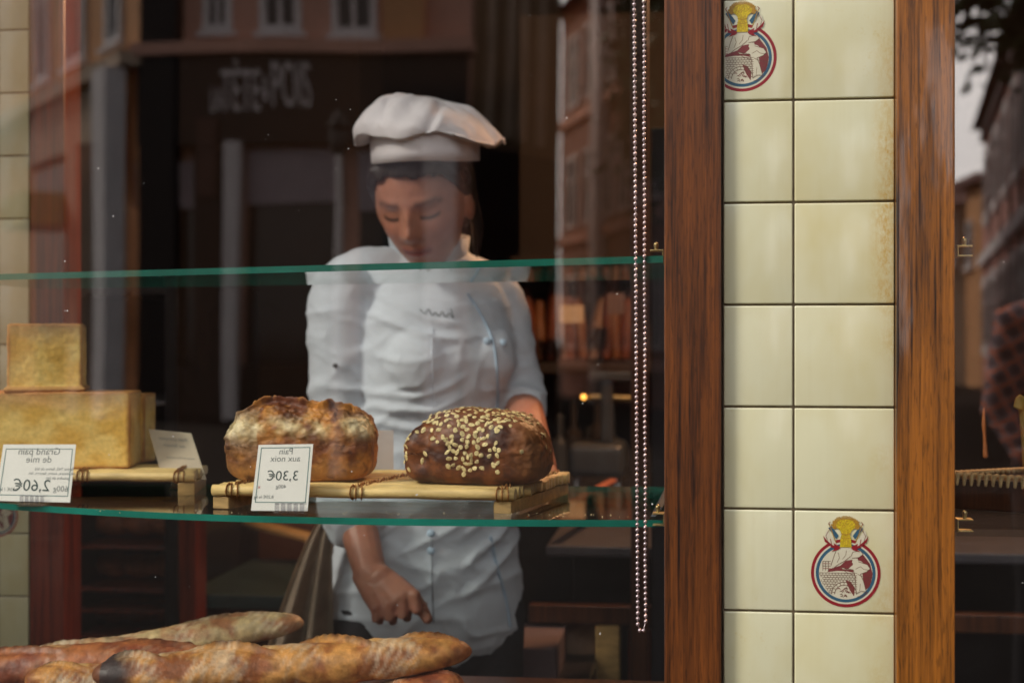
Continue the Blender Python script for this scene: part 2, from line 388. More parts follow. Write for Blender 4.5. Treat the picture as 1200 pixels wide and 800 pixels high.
# ------------------------------------------------------------------ tiled piers and emblem
Z0 = 1.3-(717-400)*.0006*1.473    # a grout line
def emblem(parent, cx, cz, y, R, xmin=-9, label=None):
    """round trade emblem printed on a tile, R = outer radius; y = tile face, drawn in thin layers"""
    root = bmesh.new(); MATS = [M['emb_red'], M['emb_white'], M['emb_blue'], M['emb_maroon'], M['emb_yellow'], M['emb_ochre'], M['emb_line']]
    RED, WHT, BLU, MAR, YEL, OCH, LIN = range(7)
    layer = [0]; cnt_ = [0]
    def poly(pts, m):
        layer[0] += 1
        yy = y-.00003*layer[0]-.0002
        pts2 = [(max(px, xmin), pz) for px, pz in pts]
        vs = [root.verts.new((cx+px*R, yy, cz+pz*R)) for px, pz in pts2]
        try:
            f = root.faces.new(vs); f.material_index = m; f.normal_update()
            if f.normal.y > 0: f.normal_flip()
        except ValueError: pass
    def disc(r, m, c=(0, 0), n=64, a0=0, a1=2*math.pi):
        poly([(c[0]+r*math.cos(a0+(a1-a0)*k/n), c[1]+r*math.sin(a0+(a1-a0)*k/n)) for k in range(n)], m)
    def line(pts, w=.012, m=LIN):
        for a, b in zip(pts[:-1], pts[1:]):
            d = Vector((b[0]-a[0], b[1]-a[1]));
            if d.length < 1e-4: continue
            d.normalize(); nx, nz = -d.y*w/2, d.x*w/2
            cnt_[0] += 1; yy = y-.0002-.00003*layer[0]-.000015-.000002*(cnt_[0] % 5)
            if min(a[0], b[0]) < xmin: continue
            vs = [root.verts.new((cx+q[0]*R, yy, cz+q[1]*R)) for q in ((a[0]+nx, a[1]+nz), (b[0]+nx, b[1]+nz), (b[0]-nx, b[1]-nz), (a[0]-nx, a[1]-nz))]
            f = root.faces.new(vs); f.material_index = m; f.normal_update()
            if f.normal.y > 0: f.normal_flip()
    disc(1, RED); disc(.91, WHT); disc(.86, BLU); disc(.77, WHT)
    # sky-dark area behind the figures
    poly([(-.52, .02), (-.50, .10), (-.15, .22), (.0, .36), (.2, .40), (.22, .02), (0, .06), (-.25, .06)], MAR)
    poly([(.25, .62), (.50, .55), (.70, .28), (.77, 0), (.75, -.15), (.5, -.05), (.6, .2), (.45, .35), (.3, .4)], MAR)
    poly([(.48, .0), (.75, .02), (.74, -.2), (.68, -.38), (.58, -.48), (.5, -.2)], MAR)
    poly([(0, -.2), (.15, -.25), (.26, -.42), (.24, -.68), (.12, -.5), (.05, -.35)], MAR)
    # cloud of flour and the leaning baker with his peel, as plain shapes
    poly([(-.42, .22), (-.35, .42), (-.30, .62), (-.1, .70), (.1, .68), (.14, .5), (-.02, .36), (-.2, .26), (-.33, .16)], WHT)
    poly([(.16, .50), (.2, .62), (.42, .66), (.5, .56), (.38, .47), (.2, .44)], WHT)
    poly([(.2, .42), (.34, .44), (.36, .30), (.27, .22), (.18, .32)], WHT)
    poly([(.22, .26), (.36, .34), (.62, .26), (.70, .14), (.6, .05), (.42, -.02), (.50, -.2), (.58, -.5), (.3, -.55), (.28, -.2), (.26, 0), (.22, .1), (-.1, .12), (-.14, .17), (.05, .10)], WHT)
    line([(.36, .34), (.62, .26), (.70, .14), (.6, .05), (.42, -.02), (.50, -.2), (.58, -.5)], .016)
    line([(.30, -.55), (.27, -.1), (.22, .1), (-.14, .16), (.02, .02), (.22, -.04)], .016)
    line([(.28, .12), (.42, .2), (.52, .12), (.66, .1)], .014); line([(.34, -.02), (.44, -.08), (.75, -.15)], .014)
    line([(.42, -.3), (.40, -.52)], .012); line([(.3, -.6), (.45, -.52), (.62, -.55), (.5, -.66), (.34, -.68)], .014)
    line([(-.42, .22), (-.35, .45), (-.28, .64)], .016); line([(-.33, .16), (-.2, .26), (-.02, .36), (.14, .5)], .016)
    line([(-.25, .3), (-.18, .45), (-.22, .6)], .012); line([(-.1, .4), (.0, .52), (.02, .66)], .012)
    line([(.16, .5), (.2, .62), (.42, .66), (.5, .56), (.38, .47), (.18, .44)], .014)
    # brick oven
    def inside(x, z): return x*x+z*z < .76**2
    def arch(x, z): return (x+.05)**2+(z+.62)**2 < .36**2
    for i in range(12):
        z = .0-.065*i
        x = -.75
        while x < .3:
            if inside(x, z) and inside(x+.09, z) and not arch(x+.05, z-.02) : line([(x, z), (x+.09, z)], .012)
            xo = x+(.045 if i % 2 else 0)
            if inside(xo, z) and inside(xo, z-.065) and not arch(xo, z-.04): line([(xo, z), (xo, z-.065)], .011)
            x += .09
    for i in range(4):
        z = .34-.07*i
        for x in (-.66, -.58, -.50):
            if inside(x, z): line([(x, z), (x+.07, z)], .012, RED if i % 2 else LIN); line([(x, z), (x, z-.07)], .012)
    for r in (.36, .27):
        pts = [(-.05+r*math.cos(a), -.62+r*math.sin(a)) for a in [math.pi*k/14 for k in range(15)]]
        line([p for p in pts if inside(*p)], .016)
    rnd = random.Random(3)
    for k in range(9):
        a = math.pi*(k+.5)/9; line([(-.05+.27*math.cos(a), -.62+.27*math.sin(a)), (-.05+.36*math.cos(a), -.62+.36*math.sin(a))], .012)
    for k in range(16):   # embers and logs under the arch
        x = -.24+.3*rnd.random(); z = -.70+.28*rnd.random()
        line([(x, z), (x+.05, z+.03), (x+.08, z-.02)], .016, MAR if k % 2 else LIN)
    for k in range(9):
        z = .0-.06*k
        for x in (.62, .70):
            if inside(x, z) : line([(x-.03, z), (x+.04, z)], .011)
    # two flags and a sheaf over the ring
    for s in (-1, 1):
        q = lambda pts, m: poly([(s*(a+.05), b-(.15 if b > .85 else .06)) for a, b in pts], m)
        q([(.22, 1.02), (.50, 1.42), (.56, 1.20), (.52, 1.08), (.40, .96), (.34, .80)], WHT)
        q([(.22, 1.14), (.45, 1.46), (.36, 1.53), (.15, 1.24)], BLU)
        q([(.26, .93), (.36, .83), (.55, 1.06), (.60, 1.24), (.54, 1.16), (.42, 1.02)], RED)
        q([(.12, .78), (.36, .96), (.40, .82), (.26, .78), (.36, .68), (.16, .74)], RED)
        q([(.10, .92), (.30, 1.02), (.28, .94), (.12, .86)], RED)
        line([(s*.40, .80), (s*.44, 1.0)], .02, RED)
        line([(s*.28, .88), (s*.48, 1.44)], .022, OCH); line([(s*.46, 1.40), (s*.50, 1.44), (s*.44, 1.50)], .02, MAR)
        line([(s*.46, 1.29), (s*.57, 1.09), (s*.52, .93), (s*.38, .80)], .014, MAR)
    sheaf = [(-.17, .76), (-.15, 1.02), (-.12, 1.14), (-.16, 1.24), (-.25, 1.32), (-.28, 1.42), (-.21, 1.52), (-.1, 1.57), (.1, 1.57), (.21, 1.52), (.28, 1.42), (.25, 1.32), (.16, 1.24), (.12, 1.14), (.15, 1.02), (.17, .76)]
    for k in range(40):
        a = math.radians(-25+230*k/39); r0, r1 = .20, .38+.05*rnd.random()
        line([(r0*math.cos(a), 1.40+.6*r0*math.sin(a)), (r1*math.cos(a), 1.40+.66*r1*math.sin(a))], .026, OCH)
    poly(sheaf, YEL)
    for k in range(30):
        a = rnd.random()*6.28; r = .27*math.sqrt(rnd.random()); x, z = r*.9*math.cos(a), 1.42+.5*r*math.sin(a)
        line([(x, z), (x+.03, z+.04)], .014, OCH)
    for x in (-.08, -.02, .05, .10): line([(x, .80), (x*.6, 1.1), (x, 1.26)], .012, OCH)
    line([(-.14, 1.16), (.0, 1.12), (.14, 1.16)], .03, OCH); line([(-.15, 1.04), (0, 1.0), (.15, 1.04)], .02, OCH)
    o = build('emblem', root, MATS, parent)
    return o

def tiled_pier(name_label, x0, xs, x1, y, zt, nrows, dz, group=None, z_ref=Z0, depth=.18, first=None):
    """x0..x1 tiles with vertical joints at xs; rows dz high"""
    root = empty('tiled_pier', ((x0+x1)/2, y+depth/2, 0), name_label, 'tiled pier')
    bm = bmesh.new(); box(bm, (x0, y+.004, 0), (x1, y+depth, zt)); build('pier_core', bm, M['grout'], root)
    bm = bmesh.new(); edges = [x0]+list(xs)+[x1]; rnd = random.Random(11)
    k0 = -int((z_ref)/dz)
    for k in range(k0, nrows):
        za, zb = z_ref+k*dz, z_ref+(k+1)*dz
        if zb < .02 or za > zt-.02: continue
        za = max(za, .01); zb = min(zb, zt)
        for a, b in zip(edges[:-1], edges[1:]):
            g = .0011
            M4 = Matrix.Translation(((a+b)/2, y, (za+zb)/2)) @ Matrix.Rotation(rnd.uniform(-.004, .004), 4, 'X') @ Matrix.Rotation(rnd.uniform(-.004, .004), 4, 'Z')
            w, h = (b-a)/2-g, (zb-za)/2-g
            box(bm, (-w, 0, -h), (w, .012, h), .0015, 0, 3, M4)
    build('tile_face', bm, M['tile'], root, smooth=True)
    return root
XA, XB, XC = at(847, 400, 0).x, at(930, 400, 0).x, at(1049.5, 400, 0).x
pier = tiled_pier('cream glazed tile pier between two varnished wooden posts, with two round baker emblems', XA, [XB], XC, 0, 2.72, 25, .1061)
e1 = at(991, 671, 0); R1 = 40*.0006*1.468
emblem(pier, e1.x, e1.z, 0, R1)
e2 = at(870, 68, 0)
emblem(pier, e2.x, e2.z, 0, R1, xmin=(XA+.002-e2.x)/R1)

# ------------------------------------------------------------------ posts, panes, facade
def post(px0, px1, mat, label, y0=-.012, y1=.075, z0=0.0, z1=2.72, name='wooden_post'):
    a, b = at(px0, 400, y0).x, at(px1, 400, y0).x
    bm = bmesh.new(); box(bm, (a, y0, z0), (b, y1, z1), .0025, 0, 3)
    # a narrow stopping bead along the glass side
    o = build(name, bm, mat, smooth=False); return tag(o, label, 'post')
post(778.5, 845.5, M['post_dark'], 'dark red-brown varnished post left of the cream tiles')
post(1050.5, 1119.5, M['post_orange'], 'orange-brown varnished post right of the cream tiles, scuffed')
PX0 = -1.98  # unseen left window edge, placed so sun reaches the baker, not the inner pier
def pane(xa, xb, label):
    bm = bmesh.new(); box(bm, (xa, .020, .86), (xb, .026, 2.62))
    return tag(build('window_pane', bm, M['pane']), label, 'window')
XP1 = at(778.5, 400, -.012).x+.004; XP2 = at(1119.5, 400, -.012).x-.004
pane(PX0, XP1, 'large shop window pane in front of the loaves and the baker')
pane(XP2, XP2+1.2, 'window pane at the right edge, mirroring the street and sky')
# facade beyond the frame
fac = empty('shop_facade', (0, .1, 0), 'painted shopfront around and above the display windows', 'shopfront')
FX = simple('facade_paint', (.20, .07, .04), .5, .15, 6, .1)
bm = bmesh.new(); box(bm, (-3.6, -.012, 2.72), (2.6, .16, 3.5)); build('fascia', bm, FX, fac)
bm = bmesh.new(); box(bm, (-3.6, .0, 3.5), (2.6, .16, 7)); build('upper_wall', bm, simple('shop_render', (.5, .42, .33), .8, .1, 8, .2), fac)
for a, b in ((PX0, XP1), (XP2, XP2+1.2)):
    bm = bmesh.new(); box(bm, (a, .0, .0), (b, .06, .83), .002); build('stall_riser', bm, M['post_dark'], fac)
    bm = bmesh.new(); box(bm, (a, -.03, .83), (b, .06, .86), .003); build('sill', bm, M['post_dark'], fac)
    bm = bmesh.new(); box(bm, (a, -.005, 2.62), (b, .06, 2.719), .002); build('head_rail', bm, M['post_dark'], fac)
for a, b in ((PX0-.11, PX0), (XP2+1.2, XP2+1.31)):
    bm = bmesh.new(); box(bm, (a, -.012, 0), (b, .075, 2.72), .002); build('side_post', bm, M['post_dark'], fac)
for a, b in ((-3.6, PX0-.11), (XP2+1.31, 2.6)):
    bm = bmesh.new(); box(bm, (a, 0, 0), (b, .16, 2.72)); build('side_wall', bm, M['grout'], fac)

# room
def sbox(name, a, b, mat):
    bm = bmesh.new(); box(bm, a, b); return struct(build(name, bm, mat))
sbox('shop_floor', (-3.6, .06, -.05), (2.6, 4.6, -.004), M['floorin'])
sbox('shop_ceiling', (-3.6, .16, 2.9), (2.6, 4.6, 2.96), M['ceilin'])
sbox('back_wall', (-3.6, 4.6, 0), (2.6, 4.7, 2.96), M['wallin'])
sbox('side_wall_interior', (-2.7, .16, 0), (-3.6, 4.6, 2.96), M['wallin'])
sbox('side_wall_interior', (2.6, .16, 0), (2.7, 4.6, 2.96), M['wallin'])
bm = bmesh.new(); box(bm, (PX0, .07, .80), (XP1, .44, .84), .003)
tag(build('display_deck', bm, M['wood_in']), 'low brown wooden display board under the baguettes', 'display board')
bm = bmesh.new(); box(bm, (XP2, .07, .80), (XP2+1.2, .44, .84), .003)
tag(build('display_deck', bm, M['wood_in']), 'low wooden display board in the right-hand window', 'display board')

# ------------------------------------------------------------------ glass shelves
def shelf_z_low(x): return None
def lerp(a, b, t): return a+(b-a)*t
def shelf(name_label, pts_px, zl, zr, yr, yl, yback, thick, edge):
    """front edge through pixels; plane tilted a few mm from left to right"""
    XL, XR = at(0, 400, yl).x, at(780, 400, yr).x
    zf = lambda x: zl+(zr-zl)*(x-XL)/(XR-XL)
    front = []
    for px, py in pts_px:
        # solve the y at which the ray meets the shelf plane
        y = yr
        for _ in range(30):
            x = at(px, py, y).x; z = zf(x)
            v = (py-400)*.0006; u = (px-600)*.0006
            t = (1.3-z)/v; y = t*(CT+u*ST)-1.5
        p = at(px, py, y); front.append(Vector((p.x, y, zf(p.x))))
    front = smooth_path(front, 5)
    bm = bmesh.new(); top, bot = [], []
    loop = [p for p in front]+[Vector((front[-1].x, yback, zf(front[-1].x))), Vector((front[0].x, yback, zf(front[0].x)))]
    tv = [bm.verts.new(p) for p in loop]; bv = [bm.verts.new(p-Vector((0, 0, thick))) for p in loop]
    f = bm.faces.new(tv); f.material_index = 0
    f = bm.faces.new(list(reversed(bv))); f.material_index = 0
    n = len(loop)
    for i in range(n):
        f = bm.faces.new((tv[i], tv[(i+1) % n], bv[(i+1) % n], bv[i])); f.material_index = 1
    bmesh.ops.recalc_face_normals(bm, faces=bm.faces)
    o = build('glass_shelf', bm, [M['shelfglass'], edge]); tag(o, name_label, 'shelf'); return o, zf, front
low, zlow, lowfront = shelf('lower clear glass shelf with teal edge carrying the loaves and price cards',
    [(-60, 583), (0, 589), (130, 597), (250, 602.5), (440, 607), (600, 608.5), (777, 609)], 1.0944, 1.100, .10, .22, .47, .0078, M['edge'])
up, zup, upfront = shelf('upper clear glass shelf with dark green edge above the loaves',
    [(-60, 322.5), (0, 321), (200, 315.5), (400, 310), (600, 304.5), (777, 299.5)], 1.386, 1.3945, .10, .22, .5, .0078, M['edge_dark'])
bm = bmesh.new(); a, b = at(1121, 400, .1).x, at(1121, 400, .1).x+1.1
box(bm, (a, .10, 1.088), (b, .47, 1.0958)); o = build('glass_shelf', bm, [M['shelfglass']]); tag(o, 'glass shelf in the right-hand window under the dark woven tray', 'shelf')

def clip(px0, py0, px1, py1, y, label, flip=False):
    """small brass U clip that grips a shelf end"""
    p, q = at(px0, py0, y), at(px1, py1, y)
    xa, xb, zb, zt = p.x, q.x, q.z, p.z
    bm = bmesh.new(); t = .0016; d = .018
    box(bm, (xa, y-d/2, zt-t), (xb, y+d/2, zt), .0004); box(bm, (xa, y-d/2, zb), (xb, y+d/2, zb+t), .0004)
    if flip: box(bm, (xa-t, y-d/2+.0007, zb-.0003), (xa-.0001, y+d/2-.0007, zt+.0003), .0004)
    else: box(bm, (xb+.0001, y-d/2+.0007, zb-.0003), (xb+t, y+d/2-.0007, zt+.0003), .0004)
    root = build('shelf_clip', bm, M['brass']); tag(root, label, 'bracket', 'brass shelf clips')
    s = .003
    bm = bmesh.new(); xc = (xa+xb)/2; tube(bm, [(xc, y, zt+.006), (xc, y, zt+.0005)], [s, s*.7], 10); build('screw', bm, M['brass'], root)
clip(762, 293, 776, 308, .10, 'brass clip gripping the end of the upper glass shelf')
clip(765, 600, 777, 615, .10, 'brass clip gripping the right end of the lower glass shelf')
clip(1122, 288, 1138, 301, .08, 'empty square brass clip on the right-hand window post', True)
clip(1122, 607, 1139, 622, .10, 'brass clip gripping the right-hand window shelf', True)
# small glass cheek at the end of the lower shelf
bm = bmesh.new(); p0 = at(764, 606, .12)
vs = [bm.verts.new(v) for v in ((p0.x-.002, .12, 1.1015), (p0.x+.012, .30, 1.1015), (p0.x+.012, .30, 1.116), (p0.x+.006, .125, 1.112))]
bm.faces.new(vs); r = bmesh.ops.extrude_face_region(bm, geom=bm.faces[:]); 
for v in r['geom']:
    if isinstance(v, bmesh.types.BMVert): v.co.x += .006
bmesh.ops.recalc_face_normals(bm, faces=bm.faces)
tag(build('shelf_wedge', bm, M['white_enamel']), 'small pale wedge at the right end of the lower shelf beside the post', 'wedge')

# ------------------------------------------------------------------ bamboo trays
def tray(label, FL, FR, BR, zf, hrod, nrod, hrun=.016, lash=(.06, .48, .96), mats=None, runners=(.03, .97)):
    """FL, FR, BR on the shelf; rods run left to right, two runners run back"""
    FL, FR, BR = Vector(FL), Vector(FR), Vector(BR); D = BR-FR; BL = FL+D
    P = lambda s, t: FL.lerp(FR, s)+D*t
    base = min(zf(FL.x), zf(FR.x))+.0006
    root = empty('bamboo_tray', ((FL.x+BR.x)/2, (FL.y+BR.y)/2, base), label, 'tray')
    mats = mats or (M['bamboo'], M['bamboo_end'], M['runner'], M['rattan'])
    dd = D.length/nrod; r = dd*.47; zc = base+hrun+r
    rnd = random.Random(5)
    bm = bmesh.new()
    for k in range(nrod):
        t = (k+.5)/nrod; a, b = P(rnd.uniform(-.012, .006), t), P(1+rnd.uniform(-.004, .012), t)
        a.z = b.z = zc; n = 9
        pts = [a.lerp(b, i/n)+Vector((0, 0, rnd.uniform(-.0006, .0006))) for i in range(n+1)]
        rr = [r*rnd.uniform(.9, 1.04) for _ in range(n+1)]
        rg = tube(bm, pts, rr, 12, Vector((0, 0, 1)), 0, False)
        for f in bm.faces:
            pass
        for ring in (rg[0], rg[-1]):
            for f in ring[0].link_faces:
                if len(f.verts) > 6: f.material_index = 1
    build('rods', bm, [mats[0], mats[1]], root, smooth=False)
    for f in root.children[-1].data.polygons: f.use_smooth = len(f.vertices) < 6
    for s in runners:
        bm = bmesh.new(); a, b = P(s, .02), P(s, .98); w = .011
        d = (b-a).normalized(); sx = Vector((d.y, -d.x, 0))
        vs = []
        for p in (a, b):
            for q in (-w, w):
                for z in (base, base+hrun-.0004): v = bm.verts.new(Vector((p.x, p.y, 0))+sx*q+Vector((0, 0, z))); vs.append(v)
        bmesh.ops.convex_hull(bm, input=vs)
        bmesh.ops.bevel(bm, geom=bm.edges[:], offset=.0008, segments=1, affect='EDGES')
        build('runner', bm, mats[2], root)
    for s in lash:
        bm = bmesh.new()
        for k in range(nrod):
            t = (k+.5)/nrod; c = P(s, t); c.z = zc
            for j in range(3 if k == 0 else 2):
                off = (j-.5)*.0042+rnd.uniform(-.0008, .0008); ang = .35 if (k+j) % 2 else -.35
                if j == 2: off = .0085; ang = .5
                pts = []
                for q in range(9):
                    a_ = math.pi*(q/8)*1.0 if k else math.pi*2*(q/8)
                    rr = r+.0012
                    pts.append(c+Vector((off+ang*rr*math.cos(a_)*.6, -rr*math.cos(a_), rr*math.sin(a_)+.0004)))
                tube(bm, pts, [(.0019, .0008)]*9, 6, Vector((1, 0, 0)), 0, True)
        build('lashing', bm, mats[3], root, smooth=True)
    return root, zc+r, P
FL = at(246, 597, .166); FR = at(598, 598, .158); BR = at(668, 575, .40); BR.y = .395
tray1, zt1, P1 = tray('pale bamboo tray on the lower shelf carrying the walnut and oat loaves', (FL.x, .166, 0), (FR.x, .158, 0), (BR.x, .395, 0), zlow, 1, 16, .0150)
FL2 = at(-60, 580, .27); FR2 = at(212, 580, .27)
tray2, zt2, P2 = tray('bamboo tray at the left, under the two square sandwich loaves', (FL2.x, .325, 0), (at(226, 560, .335).x, .335, 0), (at(238, 560, .455).x, .462, 0), zlow, 1, 9, .017, lash=(.5, .93))
FL3 = at(1122, 590, .16)
dk = (simple('dark_bamboo', (.30, .17, .06), .5, .3, 8, .3, stretch=(3, 12, 12)), simple('dark_bamboo_end', (.40, .28, .12), .7, .3, 150, .3), M['wood_in'], M['rattan'])
# tray in the right window: seen under a rim of stitched ends
root3 = empty('woven_tray', (FL3.x+.15, .25, 1.0965), 'dark wicker tray with stitched pale rim in the right-hand window', 'tray')
bm = bmesh.new(); xa = at(1123, 560, .25).x
cs = [Vector((xa-.02, .30, 1.0965)), Vector((xa+.30, .13, 1.0965)), Vector((xa+.52, .25, 1.0965)), Vector((xa+.2, .44, 1.0965))]
for z in (1.0965, 1.134):
    pass
vb = [bm.verts.new(c) for c in cs]; vt = [bm.verts.new(c+Vector((0, 0, .036))) for c in cs]
bm.faces.new(list(reversed(vb))); bm.faces.new(vt)
for i in range(4): bm.faces.new((vb[i], vb[(i+1) % 4], vt[(i+1) % 4], vt[i]))
bmesh.ops.bevel(bm, geom=bm.edges[:], offset=.002, segments=2, affect='EDGES')
build('body', bm, M['wood_in'], root3)
bm = bmesh.new()
for i in range(4):
    a, b = cs[i], cs[(i+1) % 4]; n = int((b-a).length/.0085)
    for k in range(n):
        c = a.lerp(b, (k+.5)/n)+Vector((0, 0, .0405)); d = (b-a).normalized(); o_ = Vector((d.y, -d.x, 0))
        tube(bm, [c-o_*.012, c+o_*.004, c+o_*.0055-Vector((0, 0, .010))], [.0034, .0034, .002], 7, Vector((0, 0, 1)), 0, True)
build('stitched_rim', bm, dk[1], root3, smooth=True)

# ------------------------------------------------------------------ bread
def loaf_bm(L, W, H, n, fn):
    bm = cubesphere(n)
    for v in bm.verts: v.co = fn(v.co)
    return bm
def pnorm(p, a, b, c=None):
    """cube point -> rounded box; a = exponent in plan, b = exponent in height"""
    x, y, z = p
    m = max(abs(x), abs(y), abs(z), 1e-6); d = Vector((x, y, z))
    h = (abs(d.x)**a+abs(d.y)**a)**(1/a)
    r = (h**b+abs(d.z)**b)**(1/b)
    return d/r

def walnut_loaf():
    c = at(358, 565, .27); w = .094
    bm = cubesphere(88); TOP = .099
    for v in bm.verts:
        d = pnorm(v.co, 4.2, 2.7 if v.co.z > 0 else 6)
        x, y, z = d
        X, Y = x*w, y*.052
        if z > 0:
            X *= 1+.02*z; Z = .048+z*(TOP-.048)
            Z -= .010*sstep(.1, 1, -x)*abs(x)+.002*x     # lower at the left shoulder
        else: Z = .048+z*.048; X *= 1-.05*(-z)**2; Y *= 1-.06*(-z)**2
        p = Vector((X, Y, Z))
        s = sstep(.0, .05, Z)
        # crust split along the top: an ear on the front lip with torn crumb behind it
        q = (y+.42)+.16*math.sin(x*5.5)+.10*fbm((X, 0, 3), 60, 2)
        ear = math.exp(-(q/.07)**2); tear = math.exp(-((q-.20)/.13)**2)
        if z > .25:
            p.z += .0085*ear*sstep(-.95, -.6, x)*sstep(.98, .7, x)
            p.z -= .0065*tear-.0035*tear*fbm(p, 140, 3); p.y -= .006*ear
        f = fbm(p, 26, 5); p += d.normalized()*(.0024*f)*s
        p += d.normalized()*.0022*fbm(p+Vector((4, 1, 2)), 90, 5)*s*(1+.8*(Z > .075))
        v.co = p
    me = bpy.data.meshes.new('walnut_loaf'); bm.normal_update(); bm.to_mesh(me); bm.free()
    me.update()
    def col(co, n):
        X, Y, Z = co; f = fbm(co, 45, 5); g = fbm(co+Vector((1, 2, 3)), 20, 4)
        brown = mixv((.15, .040, .008), (.56, .235, .042), sstep(-.5, .6, f))
        pale = mixv((.62, .42, .14), (.78, .68, .42), sstep(-.3, .5, g))
        c_ = brown
        band = math.exp(-((Z-.070-.006*f)/.012)**2)          # pale expansion band round the shoulder
        band *= sstep(-.2, .3, g+.1)
        if X < -.045: band = max(band, math.exp(-((Z-.062+.1*(X+.06))/.022)**2)*sstep(-.5, .2, g+.3))
        c_ = mixv(c_, pale, clamp(band*.95))
        lowb = math.exp(-((Z-.045)/.015)**2); c_ = mixv(c_, (.15, .040, .010), .65*lowb*sstep(-.4, .4, fbm(co, 30, 3)+.2))
        c_ = mixv(c_, (.42, .21, .06), .7*sstep(.035, .008, Z))
        top = sstep(.086, .098, Z+.003*f); c_ = mixv(c_, mixv((.12, .030, .008), (.60, .26, .055), sstep(-.3, .45, f)), top)
        dk_ = sstep(.55, .85, fbm(co+Vector((9, 2, 5)), 38, 3)); c_ = mixv(c_, (.07, .02, .008), .7*dk_)
        return c_
    paint(me, col)
    me.transform(Matrix.Rotation(math.radians(3), 4, 'Z')); me.transform(Matrix.Translation((c.x, .255, zt1-.0015)))
    o = link('walnut_loaf', me, M['bread']); tag(o, 'golden brown walnut loaf with split crust, behind the upright price card', 'bread'); return o
walnut = walnut_loaf()

def oat_loaf():
    c = at(562, 565, .26)
    bm = cubesphere(80); w = .0895
    for v in bm.verts:
        d = pnorm(v.co, 4.6, 2.5 if v.co.z > 0 else 6)
        x, y, z = d
        X, Y = x*w*.99, y*.055
        Z = .040+z*(.052 if z > 0 else .040)
        if z > 0: Z -= .006*sstep(.2, 1, -x)+.001*x
        if z < 0: X *= 1-.04*z*z; Y *= 1-.07*z*z
        # pinched corner at the left front
        if x < -.35 and y < 0: Y *= 1-.10*math.exp(-((x+.62)/.12)**2)
        p = Vector((X, Y, Z)); s = sstep(0, .04, Z)
        p += d.normalized()*(.0032*fbm(p, 24, 4))*s+d.normalized()*.0008*fbm(p, 110, 3)*s
        dent = math.exp(-((X+.062)**2+(Z-.03)**2)/.00016)*(1 if y < 0 else 0); p.y += .006*dent
        v.co = p
    me = bpy.data.meshes.new('oat_loaf'); bm.normal_update(); bm.to_mesh(me)
    def col(co, n):
        f = fbm(co, 40, 5); g = fbm(co+Vector((5, 5, 5)), 16, 3)
        c_ = mixv((.050, .013, .006), (.20, .065, .018), sstep(-.5, .6, f))
        c_ = mixv(c_, (.26, .11, .06), .55*sstep(.0, .5, g)*sstep(.03, .08, co.z))
        c_ = mixv(c_, (.27, .11, .03), .6*sstep(.045, .08, co.x))
        return c_
    paint(me, col)
    T = Matrix.Translation((c.x, .250, zt1-.0015)) @ Matrix.Rotation(math.radians(-7), 4, 'Z')
    me.transform(T)
    o = link('oat_loaf', me, M['oatbread']); tag(o, 'dark brown loaf sprinkled with oat flakes on the bamboo tray', 'bread')
    bm.transform(T); bvh = BVHTree.FromBMesh(bm); bm.free()
    fb = bmesh.new(); rnd = random.Random(21); cnt = 0; used = []
    tries = 0
    while cnt < 330 and tries < 40000:
        tries += 1
        dirv = Vector((rnd.gauss(0, 1), rnd.gauss(-.5, 1), rnd.gauss(.35, .8))).normalized()
        org = T @ Vector((0, 0, .035))+Vector((dirv.x*.3, dirv.y*.3, dirv.z*.3)) + Vector((rnd.uniform(-.08, .08), 0, 0))
        hit, nrm, _, _ = bvh.ray_cast(org, -dirv)
        if hit is None: continue
        loc = T.inverted() @ hit
        if loc.z < .004 or nrm.z < -.2: continue
        dens = .13+.75*math.exp(-((loc.x-.002-.35*(loc.z-.05))/.026)**2)+.8*sstep(.068, .086, loc.z)*sstep(.075, .02, loc.x)
        if loc.x < -.03 and loc.z < .06: dens = .04
        if loc.x < -.075: dens = .5
        if loc.x > .045 and loc.z < .07: dens = .03
        if rnd.random() > dens: continue
        if any((hit-q).length < .0050 for q in used): continue
        used.append(hit); cnt += 1
        nn = (nrm+Vector((rnd.gauss(0, .16), rnd.gauss(0, .16), rnd.gauss(0, .16)))).normalized()
        q = nn.to_track_quat('Z', 'X').to_matrix() @ Matrix.Rotation(rnd.uniform(0, 6.28), 3, 'Z')
        a, b = rnd.uniform(.0030, .0046), rnd.uniform(.0020, .0030)
        vs = bmesh.ops.create_icosphere(fb, subdivisions=2, radius=1)['verts']
        bend = rnd.uniform(-.0006, .0006)
        for v in vs:
            x, y, z = v.co
            g = .45*math.exp(-(y/.18)**2)
            p = Vector((x*a, y*b*(1-.15*x), z*.00042*(1-g)+bend*x*x+.0003*y*x))
            v.co = q @ p + hit + nrm*.0005
    build('oat_topping', fb, M['oat'], o, smooth=True)
    return o
oatl = oat_loaf()

